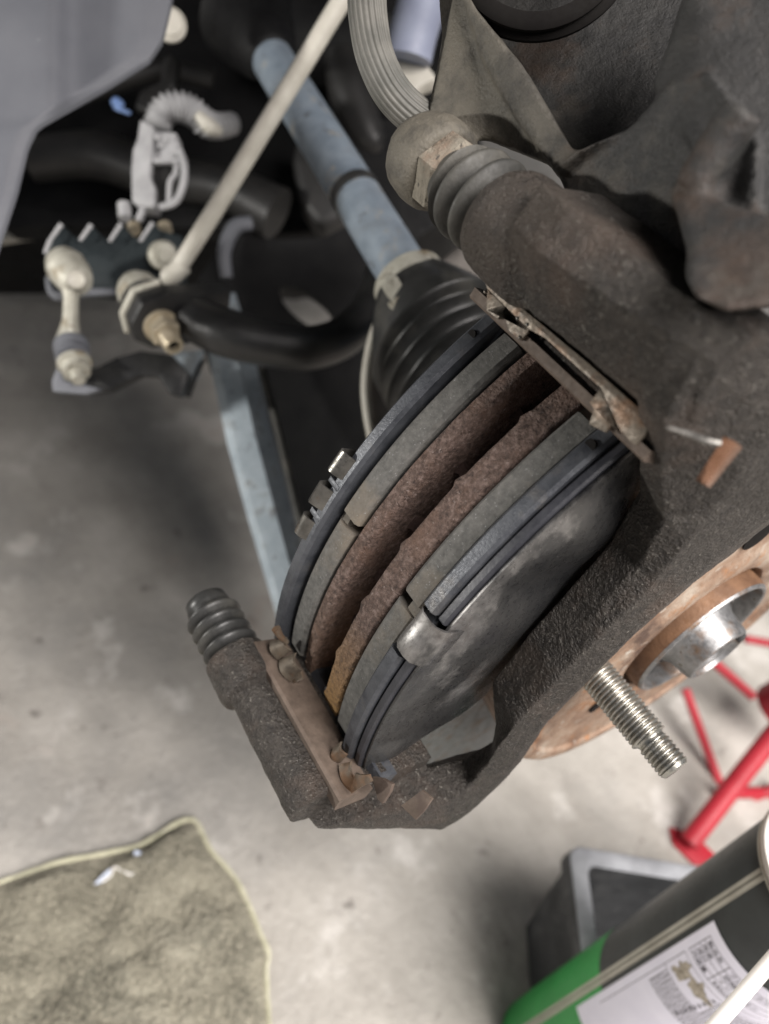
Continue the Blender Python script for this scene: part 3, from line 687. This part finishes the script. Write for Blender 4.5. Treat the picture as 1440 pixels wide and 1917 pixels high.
# ================================================================== CONTROL ARM
ca_ = thing('control_arm', 'black pressed control arm with an oval hole, below the drive shaft', 'control arm', D(570,600,560))
hole = []
for k in range(28):
    q = 2*math.pi*k/28; u, v = 60*math.cos(q), 25*math.sin(q)*(1+.1*math.cos(q)); c_, s_ = math.cos(math.radians(37)), math.sin(math.radians(37))
    hole.append(D(573+u*c_-v*s_, 576+u*s_+v*c_, 560))
bm = NB(); prism(bm, [D(x,y,560) for x, y in [(408,470),(425,425),(455,418),(475,446),(540,448),(610,444),(655,420),(760,430),(770,560),(745,660),(735,850),(650,960),(600,1010),(560,1040),(500,800),(480,690),(396,700),(370,620),(372,520)]], V3((0,0,-14)), holes=[hole])
finish('arm_web', bm, 'black', ca_, smooth=30)
bm = NB(); tube(bm, [D(424,520,548), D(420,470,546), D(440,425,548), D(470,418,552)], [4.5,5,5.5,5], 14, res=5); finish('arm_rim', bm, 'liner', ca_)
cb_ = thing('cross_member', 'pale blue-grey pressed steel member running down beside the dark arm to the lower boot', 'chassis member', D(480,900,470))
rings = []
for (xl, yl, xr, yr, d) in ((372,560,440,548,500),(398,700,480,682,490),(425,830,508,800,480),(468,985,548,955,465),(505,1110,582,1085,452),(530,1200,610,1180,445)):
    rings.append([D(xl,yl,d), D(xl+14,yl-3,d-7), D(xl*.38+xr*.62,yl*.38+yr*.62,d-8), D(xl*.22+xr*.78,yl*.22+yr*.78,d-2), D(xr-3,yr,d+6), D(xr,yr,d+22), D(xl,yl,d+22)])
bm = NB(); loft(bm, rings); finish('member_body', bm, 'arm_blue', cb_, smooth=30)
bm = NB(); tube(bm, [D(492,690,482), D(520,800,472), D(556,950,458), D(590,1080,446)], [2.6]*4, 12, res=5); finish('member_flange', bm, 'rubber_dusty', cb_)
# ================================================================== FENDER LINER
ln = thing('wheel_arch_liner', 'smooth grey plastic wheel arch liner in the upper left corner', 'arch liner', D(100,100,350))
right = [D(x,y,d) for x, y, d in [(345,-160,352),(330,-60,350),(318,8,348),(302,75,346),(278,112,345),(195,165,342),(105,215,340),(66,238,338),(48,275,338),(28,360,338),(-2,450,338),(-30,540,340)]]
left = [D(x,y,d) for x, y, d in [(-360,-160,330),(-360,-60,330),(-360,0,330),(-360,75,330),(-360,112,330),(-360,165,330),(-360,215,330),(-360,238,330),(-360,275,330),(-360,360,330),(-360,450,330),(-360,540,332)]]  # left side carried out of frame to keep lamplight off the shaft top
right = resample(right, 60); left = resample(left, 60); rows = []
for i in range(60):
    row = []
    for j in range(61):
        f_ = j/60; p = left[i].lerp(right[i], f_); px = FPX*p.x/-p.z+PX
        d_ = 7*math.exp(-((px-118)/22)**2)*0 + (9/(1+math.exp(-(px-118)/9))) - 5*f_
        p = p*(1+(d_-4)/340)
        if f_ > .93: p = p*(1+(f_-.93)*.10)
        row.append(p)
    rows.append(row)
bm = NB(); sheet(bm, rows, V3((0,0,-3))); finish('liner_panel', bm, 'liner', ln, smooth=70)
# ================================================================== DARK ENGINE BAY
eb = thing('engine_subframe', 'unlit black engine subframe and gearbox filling the upper background', 'subframe', D(500,200,650))
bm = NB()
prism(bm, [D(x,y,660) for x, y in [(-400,-700),(1240,-700),(1000,-100),(905,150),(900,330),(850,400),(780,450),(700,455),(640,430),(560,436),(500,444),(420,436),(330,428),(110,432),(0,430),(-400,430)]], V3((0,0,-200)), 6)
finish('subframe_body', bm, 'black', eb, smooth=30)
bm = NB(); prism(bm, [D(x,y,640) for x, y in [(-60,425),(60,420),(120,424),(118,438),(40,446),(-60,462)]], V3((0,0,-8)), 1.5); finish('subframe_lip', bm, 'rod', eb)
bm = NB(); prism(bm, [D(x,y,600) for x, y in [(10,380),(120,395),(330,372),(440,396),(430,428),(110,424),(0,428)]], V3((0,0,-30)), 4); finish('subframe_rail', bm, 'black', eb)
bm = NB(); tube(bm, [D(640,100,560), D(655,170,560), D(690,250,558), D(715,262,556)], [12,16,12,7], 20, res=4); finish('casing_lump', bm, 'greyd', eb, smooth=60)
bm = NB(); tube(bm, [D(520,-60,600), D(560,60,600), D(700,100,590), D(730,200,580)], [30,34,26,14], 20, res=4); finish('casing_lump', bm, 'black', eb, smooth=60)
for (x, y, r, d) in ((322,42,8,420),(326,62,7,420)):
    pass
bm = NB(); lathe(bm, D(318,48,430), V3((.3,-.2,1)), [(0,9),(3,9),(4,7.5),(6,6.5),(6,.01)], 24); finish('bolt_head', bm, 'rod', eb, smooth=40)
bm = NB(); lathe(bm, D(457,121,520), V3((.3,-.2,1)), [(0,3),(2,3),(3,2),(3,.01)], 16); finish('bolt_head', bm, 'grey', eb, smooth=40)
bm = NB(); tube(bm, [D(60,300,600), D(180,290,600), D(300,330,596), D(420,350,590), D(520,400,586)], [16,18,17,16,20], 18, res=5); finish('casing_lump', bm, 'greyd', eb, smooth=60)
bm = NB(); tube(bm, [D(100,190,590), D(200,160,596), D(300,130,600), D(400,150,606)], [7,8,8,7], 14, res=5); finish('casing_pipe', bm, 'greyd', eb, smooth=60)
bm = NB(); prism(bm, [D(x,y,585) for x, y in [(560,230),(600,215),(660,260),(690,330),(660,400),(600,430),(560,380),(545,300)]], V3((0,0,-40)), 8); finish('casing_lump', bm, 'greyd', eb, smooth=60)
bm = NB(); prism(bm, [D(x,y,560) for x, y in [(250,200),(262,170),(300,150),(305,110),(318,95),(335,110),(330,160),(300,190),(285,215)]], V3((0,0,-10)), 3); finish('bracket_lump', bm, 'greyd', eb, smooth=60)
# strut behind the hose
su = thing('suspension_strut', 'blurred blue-grey strut tube behind the ribbed hose at the top edge', 'strut', D(770,60,420))
bm = NB(); tube(bm, [D(835,-160,400), D(800,-30,410), D(775,60,420), D(764,110,424)], [13,13,13,13], 32, res=3); finish('strut_tube', bm, mat('strut_blue_grey', [(.3,(.20,.22,.30)),(.7,(.30,.33,.42))], 30, .5, .1, 0, .2, 400, .0002), su, smooth=60)
bm = NB(); prism(bm, [D(x,y,430) for x, y in [(722,96),(760,100),(800,118),(822,146),(790,158),(770,184),(738,190),(724,160)]], V3((0,0,-14)), 3); finish('strut_bracket', bm, 'rod', su, smooth=50)
bm = NB(); prism(bm, [D(x,y,436) for x, y in [(718,20),(745,30),(752,80),(730,96),(716,80)]], V3((0,0,-12)), 2); finish('strut_bracket', bm, 'rod', su, smooth=50)
# ================================================================== SENSOR CONNECTOR + CONDUIT
cn = thing('wiring_connector', 'pale grey wiring plug clipped on the dark subframe, left of the link rod', 'connector', D(295,310,480))
d = 480
def pp(bm, pts, d, th_, bev=1.0): prism(bm, [D(x,y,d) for x, y in pts], V3((0,0,-th_)), bev)
bm = NB(); pp(bm, [(262,222),(288,238),(284,290),(280,330),(290,352),(288,388),(262,386),(246,376),(245,320),(248,280),(256,262)], d-6, 16, 1.6); finish('plug_side', bm, 'grey', cn, smooth=40)
bm = NB(); pp(bm, [(286,244),(330,248),(336,280),(334,300),(284,300)], d-2, 12, 1.2); finish('plug_block', bm, 'grey', cn, smooth=40)
bm = NB(); pp(bm, [(284,306),(330,306),(330,322),(318,338),(316,380),(290,380),(292,350),(284,334)], d-1, 5, .8); finish('plug_window', bm, 'greyd', cn, smooth=40)
bm = NB(); tube(bm, [D(336,282,d-7), D(345,310,d-8), D(343,345,d-8), D(328,378,d-8), D(300,388,d-7)], [2.2]*5, 12, res=5); finish('locking_loop', bm, 'grey', cn, smooth=60)
bm = NB(); tube(bm, [D(330,308,d-7), D(328,326,d-8), D(318,340,d-8), D(316,378,d-8)], [1.6]*4, 12, res=3); finish('locking_rib', bm, 'grey', cn, smooth=60)
bm = NB(); pp(bm, [(286,296),(334,296),(334,304),(286,304)], d-9, 4, .8); finish('plug_rib', bm, 'grey', cn)
for (x, y) in ((296,258),(312,262),(302,272)):
    bm = NB(); bmesh.ops.create_icosphere(bm, subdivisions=2, radius=2.0, matrix=Matrix.Translation(D(x,y,d-9))); finish('wire_end', bm, 'grey', cn)
bm = NB(); pp(bm, [(262,386),(272,386),(262,412),(252,410)], d-4, 5, .6); finish('mounting_tang', bm, 'grey', cn)
cd = thing('corrugated_conduit', 'short ribbed grey cable conduit curving over the wiring plug', 'cable conduit', D(330,210,480))
bm = NB()
tube(bm, [D(296,240,478), D(298,222,478), D(312,204,478), D(338,200,480), D(362,210,484), D(385,230,490), D(410,236,498), D(440,230,505)], [6.8,7.4,8,8.2,8,7.6,7,6], 24, res=26, mod=lambda f_, q: 1+.16*math.sin(f_*math.pi*2*21))
finish('conduit_tube', bm, 'grey', cd, smooth=70)
bm = NB(); tube(bm, [D(370,214,478), D(392,236,480), D(412,246,486)], [3,5,3], 14, res=5); finish('cable_tie', bm, 'rod', cd)
tg = bm = NB(); tube(bm, [D(212,186,520), D(222,196,520), D(216,200,520), D(244,212,522)], [2.5,4.2,3,1.8], 10, res=3, flat=.5)
o = finish('blue_paint_mark', bm, mat('blue_mark', [(.3,(.16,.26,.52)),(.7,(.26,.38,.66))], 60, .5), eb)
# ================================================================== HEIGHT SENSOR
hs = thing('toothed_bracket', 'dark bracket with a saw-toothed upper edge below the wiring plug', 'bracket', D(210,490,470))
bm = NB(); prism(bm, [D(x,y,470) for x, y in [(82,470),(92,446),(116,418),(124,430),(150,450),(158,444),(170,420),(180,432),(205,452),(215,440),(226,418),(240,432),(262,452),(275,436),(285,416),(300,430),(338,440),(352,470),(340,540),(230,556),(150,548),(104,556),(92,520)]], V3((0,0,-10)), 1.0)
finish('toothed_plate', bm, 'teal', hs, smooth=30)
for k, (x, y, x2, y2) in enumerate(((92,452,115,420),(150,450,171,421),(205,452,227,419),(262,452,286,417),(84,474,94,450))):
    bm = NB(); tube(bm, [D(x,y,464), D(x2,y2,464)], [1.0,1.4], 8); finish('lit_tooth_edge', bm, 'grey', hs)  # pale strips stand in for light on the left tooth edges
bm = NB(); tube(bm, [D(94,520,466), D(105,552,466), D(160,548,466), D(215,546,468)], [3,3.4,2.6,2.0], 12, res=4); finish('lower_lip', bm, 'liner', hs)
bm = NB(); lathe(bm, D(303,478,462), V3((.55,-.3,1)), [(0,8.5),(5,8.5),(7,6.5),(7,4.2),(12,4.2),(12,.01)], 28); finish('bolt', bm, 'cream', hs, smooth=40)
for (x, y, r) in ((234,404,4),(252,428,4),(310,428,4.2)):
    bm = NB(); tube(bm, [D(x-2,y-22 if r == 4 and x == 234 else y-6,480), D(x,y+5,478)], [r,r], 16); finish('stud', bm, 'brass' if x > 240 else 'grey', hs, smooth=40)
sl = thing('sensor_link', 'small pale height-sensor link with a ball at each end, left of the link rod joint', 'sensor link', D(135,600,440))
bm = NB(); tube(bm, [D(112,482,446), D(124,500,444), D(140,520,440), D(150,528,437)], [8.5,11.5,10.5,7.5], 24, res=5); finish('upper_ball', bm, 'cream', sl, smooth=60)
bm = NB(); lathe(bm, D(146,524,434), V3((.2,-.25,1)), [(0,5.2),(5,5.2),(6,4.4),(5.6,3.6),(5.4,.01)], 24); finish('ball_stud', bm, 'rod', sl, smooth=40)
bm = NB(); tube(bm, [D(136,530,440), D(133,560,440), D(132,600,440), D(128,640,440)], [7,4.2,4.4,7.4], 20, res=6); finish('link_bar', bm, 'cream', sl, smooth=60)
bm = NB(); tube(bm, [D(136,545,435.5), D(134,600,435.5), D(136,640,435.5)], [1.2,1.2,1.6], 10, res=3); finish('link_rib', bm, 'cream', sl)
bm = NB(); lathe(bm, D(132,640,440), (D(142,700,428)-D(132,640,440)), [(0,6),(2,9.5),(5,9.8),(6,8.4),(8,8.4),(9,9.4),(12,9.4),(13,7)], 32); finish('lower_ball', bm, 'liner', sl, smooth=50)
bm = NB(); lathe(bm, D(139,678,432), (D(150,722,424)-D(139,678,432)), [(0,9.4),(2,9.4),(2.4,7.5),(8,7.5),(8.4,4),(14,3.6),(14,.01)], 24); finish('nut', bm, 'cream', sl, smooth=30)
sa = thing('lever_bracket', 'black cranked lever reaching from the sensor link to the chassis member', 'lever', D(230,690,440))
bm = NB(); prism(bm, [D(x,y,438) for x, y in [(98,708),(108,690),(180,688),(215,670),(262,656),(322,664),(352,700),(338,742),(318,738),(296,704),(262,702),(205,730),(160,738),(98,732)]], V3((0,0,-9)), 1.2)
finish('arm_plate', bm, 'bar', sa, smooth=40)
bm = NB(); prism(bm, [D(x,y,432) for x, y in [(96,712),(112,672),(122,676),(120,712),(190,728),(160,738),(98,733)]], V3((0,0,-6)), 1.0); finish('arm_foot', bm, 'liner', sa, smooth=40)
sg = thing('stay_plate', 'narrow pale blue stay hanging behind the bolted end of the stabilizer bar', 'stay', D(355,700,470))
bm = NB(); prism(bm, [D(x,y,480) for x, y in [(322,660),(380,655),(372,700),(350,738),(336,732),(326,690)]], V3((0,0,-5)), .8); finish('stay_sheet', bm, 'arm_blue', sg)
bm = NB(); tube(bm, [D(382,672,474), D(366,705,474), D(350,742,472)], [1.4,1.4,2.4], 10); finish('stay_pin', bm, 'bar', sg)
# ================================================================== JACK STAND
js = thing('jack_stand', 'red tubular jack stand standing on the floor at the right edge', 'jack stand', FL(1290,1590))
foot = FL(1282,1585,4)
bm = NB(); tube(bm, [FL(1290,1578,12), D(1380,1462,640), D(1445,1380,640), D(1520,1290,640)], [8.2,8.2,8.2,8.2], 28); finish('leg', bm, 'red', js, smooth=60)
fp = [FL(1254,1548,3), FL(1300,1560,3), FL(1340,1600,3), FL(1335,1622,3), FL(1300,1618,3), FL(1262,1580,3)]
bm = NB(); prism(bm, fp, -W*2.6, .8); finish('foot_plate', bm, 'red', js, smooth=40)
for pts, r in ((((1283,1290,700),(1302,1370,700),(1352,1480,690)),5.0), (((1335,1238,720),(1372,1275,715),(1412,1306,705)),5.5), (((1395,1196,740),(1450,1206,740)),5), (((1352,1484,668),(1385,1502,690),(1450,1484,700)),6.5), (((1400,1500,690),(1460,1470,690)),5)):
    bm = NB(); tube(bm, [D(*pts[0]), D(*pts[-1])], [r*.8]*2, 16); finish('brace', bm, 'red', js, smooth=60)
bm = NB(); lathe(bm, D(1498,1300,690), (W+V3((.2,0,.2))), [(-30,18),(-28,22),(12,22),(16,20),(18,14),(6,12),(6,.01)], 32); finish('stand_collar', bm, 'red', js, smooth=40)
# ================================================================== PLASTIC TRAY
tr = thing('plastic_tray', 'black plastic parts tray with a grey rim, on the floor behind the spray can', 'tray', FL(1120,1800))
hT = 105.0
c0 = FL(1064,1582,hT); c1 = FL(1294,1620,hT); c2 = FL(1104,1783,hT)
e1 = (c1-c0).normalized(); e2 = W.cross(e1); e2 = e2 if e2.dot(c2-c0) > 0 else -e2
Lx, Ly = 190, 150
def rrect(o, ix, h_, rad=9, k=8):
    pts = []
    for (cx_, cy_, a0) in ((ix+rad, ix+rad, 180), (Lx-ix-rad, ix+rad, 270), (Lx-ix-rad, Ly-ix-rad, 0), (ix+rad, Ly-ix-rad, 90)):
        for i in range(k+1):
            q = math.radians(a0+90*i/k); pts.append(o + e1*(cx_+rad*math.cos(q)) + e2*(cy_+rad*math.sin(q)) + W*h_)
    return pts
bm = NB(); base = c0
loft(bm, [rrect(base, 0, 0), rrect(base, -1, -12, 10), rrect(base, 3, -16), rrect(base, 6, -60), rrect(base, 10, -hT+3), rrect(base, 14, -hT+.6)])
bmesh.ops.delete(bm, geom=[f_ for f_ in bm.faces if len(f_.verts) > 20 and abs((f_.calc_center_median()-base).dot(W)) < 2], context='FACES_ONLY')
inner = [rrect(base, 11, 0, 6), rrect(base, 12, -8, 6), rrect(base, 14, -60, 6), rrect(base, 17, -hT+5, 6)]
rs = [addring(bm, r) for r in inner]
for a_, b_ in zip(rs, rs[1:]): bridge(bm, a_, b_)
bm.faces.new(rs[-1]); finish('tray_body', bm, 'tray', tr, smooth=50)
bm = NB(); loft(bm, [rrect(base, .2, .3), rrect(base, 2.0, 2.5), rrect(base, 9.6, 2.5, 7), rrect(base, 11.2, 0, 6), rrect(base,10,-3,6), rrect(base,1.5,-3), rrect(base,.2,.3)], cap=False)
finish('tray_rim', bm, 'rim', tr, smooth=50)
# ================================================================== SPRAY CAN
cn_top = D(1588, 1646, 302); CR = 33.0
hc_top = cn_top.dot(W) + HC
can = thing('brake_cleaner_can', 'tall green and black spray can with a white paper label in the lower right corner', 'spray can', cn_top - W*hc_top)
base_c = cn_top - W*hc_top
vx = (V3((0,0,0)) - cn_top); vx = (vx - W*vx.dot(W)).normalized(); vy = W.cross(vx)
def canpt(h_, deg, r=CR): q = math.radians(deg); return base_c + W*h_ + (vx*math.cos(q)+vy*math.sin(q))*r
def patch(bm, h0, h1, d0, d1, r, n=24, m_=12, edge=None):
    rows = []
    for i in range(m_+1):
        rows.append([canpt(h0+(h1-h0)*i/m_ + (edge(j/n) if edge and i == m_ else 0), d0+(d1-d0)*j/n, r) for j in range(n+1)])
    rs = [addring(bm, r_) for r_ in rows]
    for a_, b_ in zip(rs, rs[1:]): bridge(bm, a_, b_, False)
HB = hc_top
bm = NB(); lathe(bm, base_c, W, [(0,30),(2,CR),(4,CR),(HB-6,CR),(HB-3,CR-.6),(HB-1,CR-2.5)], 96, cap=True); finish('can_body', bm, 'canblack', can, smooth=50)
bm = NB(); lathe(bm, base_c, W, [(HB-4,CR+.6),(HB-2.2,CR+1.5),(HB,CR+1.2),(HB+.6,CR-.2),(HB-1,CR-1.5),(HB+1,CR-2.4),(HB+6,CR-5),(HB+14,CR-13),(HB+20,15),(HB+22,14),(HB+22,.01)], 96, cap=False); finish('can_dome', bm, 'white', can, smooth=50)
bm = NB(); lathe(bm, base_c, W, [(HB-5.4,CR+.2),(HB-5,CR+1.2),(HB-3.6,CR+1.5),(HB-3.4,CR)], 96, cap=False); finish('can_seam_ring', bm, 'seam', can, smooth=50)
SE = [0]
# the seam angle is found so that it sits where the two pale stripes run
def ang_of(x, y, h_):
    d_ = ray(x, y); s_ = (h_-HC)/d_.dot(W); p = d_*s_ - base_c; return p
def best_deg(x, y):
    b = None
    for k in range(-1200, 1200):
        dg = k*.1; 
        for hh in range(20, int(HB), 6):
            p = canpt(hh, dg); X = PX+FPX*p.x/-p.z; Y = PY-FPX*p.y/-p.z; e_ = abs(X-x)+abs(Y-y)
            if b is None or e_ < b[0]: b = (e_, dg, hh)
    return b
s0 = best_deg(1250, 1755); seamdeg = s0[1]
g0 = best_deg(1196, 1728)
lab = best_deg(1338, 1728)
bm = NB(); patch(bm, 2, g0[2]+4, -180, 180, CR+.12, 120, 6); finish('green_band', bm, 'cangreen', can, smooth=60)
dd = 4.4
for s in (-1, 1):
    bm = NB(); rows = []
    ring = []
    for h_ in (2, HB*.5, HB-6): 
        ring.append([canpt(h_, seamdeg+s*dd*.5-dd*.42, CR+.15), canpt(h_, seamdeg+s*dd*.5-dd*.3, CR+.75), canpt(h_, seamdeg+s*dd*.5+dd*.3, CR+.75), canpt(h_, seamdeg+s*dd*.5+dd*.42, CR+.15)])
    loft(bm, ring); finish('seam_stripe', bm, 'seam', can, smooth=40)
# paper label with its table and writing, curved round the can
LH, LD = lab[2], lab[1]
sgn = 1 if LD > seamdeg else -1
def LB(u, v, r=CR+.45):   # u mm round the can from the label's first edge, v mm down from its top
    return canpt(LH+1 - v, LD + sgn*math.degrees(u/CR), r)
bm = NB(); rows = [[LB(u*2.0, -2+v*6.0) for u in range(0, 33)] for v in range(0, 24)]; sheet(bm, rows, (base_c-LB(30,50)).normalized()*.25)
finish('paper_label', bm, 'paper', can, smooth=60)
def lline(bm, u0, v0, u1, v1, w_=.16):
    n = max(2, int(abs(u1-u0)/2)+2); r0, r1 = [], []
    du, dv = u1-u0, v1-v0; l_ = math.hypot(du, dv); nu, nv = -dv/l_*w_, du/l_*w_
    for i in range(n):
        f_ = i/(n-1); r0.append(LB(u0+du*f_+nu, v0+dv*f_+nv, CR+.52)); r1.append(LB(u0+du*f_-nu, v0+dv*f_-nv, CR+.52))
    bridge(bm, addring(bm, r0), addring(bm, r1), False)
bm = NB()
for k in range(5): lline(bm, 4, 4.2+k*4.3, 62, 4.2+k*4.3)
for u in (4, 16.5): lline(bm, u, 4.2, u, 21.4)
lline(bm, 4, 25, 62, 25); lline(bm, 4, 25, 4, 110); lline(bm, 4, 43, 24, 43)
for k in range(16):                                     # illegible small print: broken dashes
    v = 28 + k*2.1; u = 26 if k < 8 else 6
    while u < 58:
        l_ = random.uniform(.7, 1.5); lline(bm, u, v, u+l_, v, .38); lline(bm, u+.2, v-.75, u+l_*.8, v-.75, .22); u += l_ + random.uniform(.35, .6)
finish('table_rules', bm, 'ink', can, smooth=0)
def words(txt, u, v, size):
    cu_ = bpy.data.curves.new('printed_words', 'FONT'); cu_.body = txt; cu_.size = size; cu_.resolution_u = 2; cu_.offset = .03
    o = bpy.data.objects.new('printed_words', cu_); COL.objects.link(o)
    dg = bpy.context.evaluated_depsgraph_get(); me = bpy.data.meshes.new_from_object(o.evaluated_get(dg))
    bpy.data.objects.remove(o); bpy.data.curves.remove(cu_)
    b = NB(); b.from_mesh(me); bpy.data.meshes.remove(me)
    for q in b.verts: q.co = LB(u+q.co.x, v-q.co.y, CR+.55)
    finish('printed_words', b, 'ink', can, smooth=0)
for k, (t1, t2) in enumerate((('製品名', 'ブレーキクリーナー'), ('用途', '機械部品'), ('成分', 'イソヘキサン'), ('内容量', '840mL'))):
    words(t1, 5.2, 7.5+k*4.3, 3.0); words(t2, 18, 7.5+k*4.3, 3.0)
bm = NB()                                                 # greasy print and dots over the label
for (u0, v0, u1, v1) in ((5.5,27,13,40),(14,26.5,23,37)):
    pts = []
    for k in range(30):
        q = 2*math.pi*k/30; rr = .5*(1+.9*noise.noise(V3((math.cos(q)*2+u0,math.sin(q)*2,v0))))
        pts.append(LB((u0+u1)/2+(u1-u0)*rr*math.cos(q), (v0+v1)/2+(v1-v0)*rr*math.sin(q), CR+.58))
    bm.faces.new(addring(bm, pts))
finish('grease_stain', bm, 'stain', can, smooth=0)
bm = NB()
for k in range(9):
    u, v = 24.5-.3*k, 29+k*3.4
    bm.faces.new(addring(bm, [LB(u+1.0*math.cos(q), v+.8*math.sin(q), CR+.62) for q in [math.pi*i/6 for i in range(12)]]))
finish('print_dots', bm, 'ink', can, smooth=0)
stw = thing('nozzle_straw', 'white plastic nozzle straw slanting across the front of the spray can', 'straw', D(1400,1850,250))
bm = NB(); tube(bm, [D(1560,1665,258), D(1439,1805,252), D(1365,1890,248), D(1240,2035,242)], [2.4]*4, 20); finish('straw_tube', bm, 'white', stw)
# ================================================================== TOWEL
tb = [FL(x,y,3) for x, y in [(-120,1700),(0,1652),(60,1632),(120,1612),(200,1598),(262,1585),(300,1562),(340,1536),(366,1534),(378,1560),(392,1592),(425,1625),(447,1655),(470,1705),(492,1760),(505,1788),(497,1810),(500,1860),(506,1960),(508,2020)]]
TW = thing('terry_towel', 'soiled khaki towel with yellow hem lying on the concrete in the lower left corner', 'towel', FL(250,1780))
tbs = resample(smooth_poly(tb, 2), 420)
cen = FL(-150, 2300, 3)
bm = NB(); rows = []
nr = 240
for k in range(nr+1):
    f_ = k/nr; row = []
    for i, p in enumerate(tbs):
        p0 = cen.lerp(p, f_); q = p0*.05
        env = min(1, (1-f_)*14)
        h = 15*noise.noise(p0*.016+V3((3,1,0)))+6.0*noise.noise(p0*.045)
        h = (abs(h)*1.0+1.5)*env + env*(1.3*noise.noise(p0*.35)+1.3*noise.noise(p0*.8)+.9*noise.noise(p0*1.7))
        row.append(p0 + W*max(h, -1.5))
    rows.append(row)
sheet(bm, rows, -W*2.4); finish('towel_cloth', bm, 'towel', TW, smooth=180)
bm = NB(); hp = [p + W*(.6+.8*noise.noise(p*.08)) for p in tbs[::4]]; tube(bm, hp, [1.7+.8*noise.noise(p*.12)+.4*noise.noise(p*.6) for p in hp], 10, flat=.7, res=2); finish('hem', bm, 'hem', TW, smooth=180)
tgx = thing('torn_label_tag', 'small torn pale blue tag and thread lying on the towel near its corner', 'tag', FL(240,1620,8))
def flt(pts, h_): return [FL(x,y,h_) for x,y in pts]
bm = NB(); prism(bm, flt([(252,1592),(284,1600),(280,1613),(262,1612),(250,1606)], 11), -W*.5, .1); finish('tag_piece', bm, 'tag', tgx)
bm = NB(); prism(bm, flt([(205,1626),(212,1630),(196,1650),(176,1656),(186,1644)], 10), -W*.5, .1); finish('tag_piece', bm, 'tag', tgx)
bm = NB(); tube(bm, flt([(252,1608),(248,1636),(232,1632),(214,1624),(206,1640),(190,1650)], 11), [.7]*6, 8, res=5); finish('thread', bm, 'white', tgx)
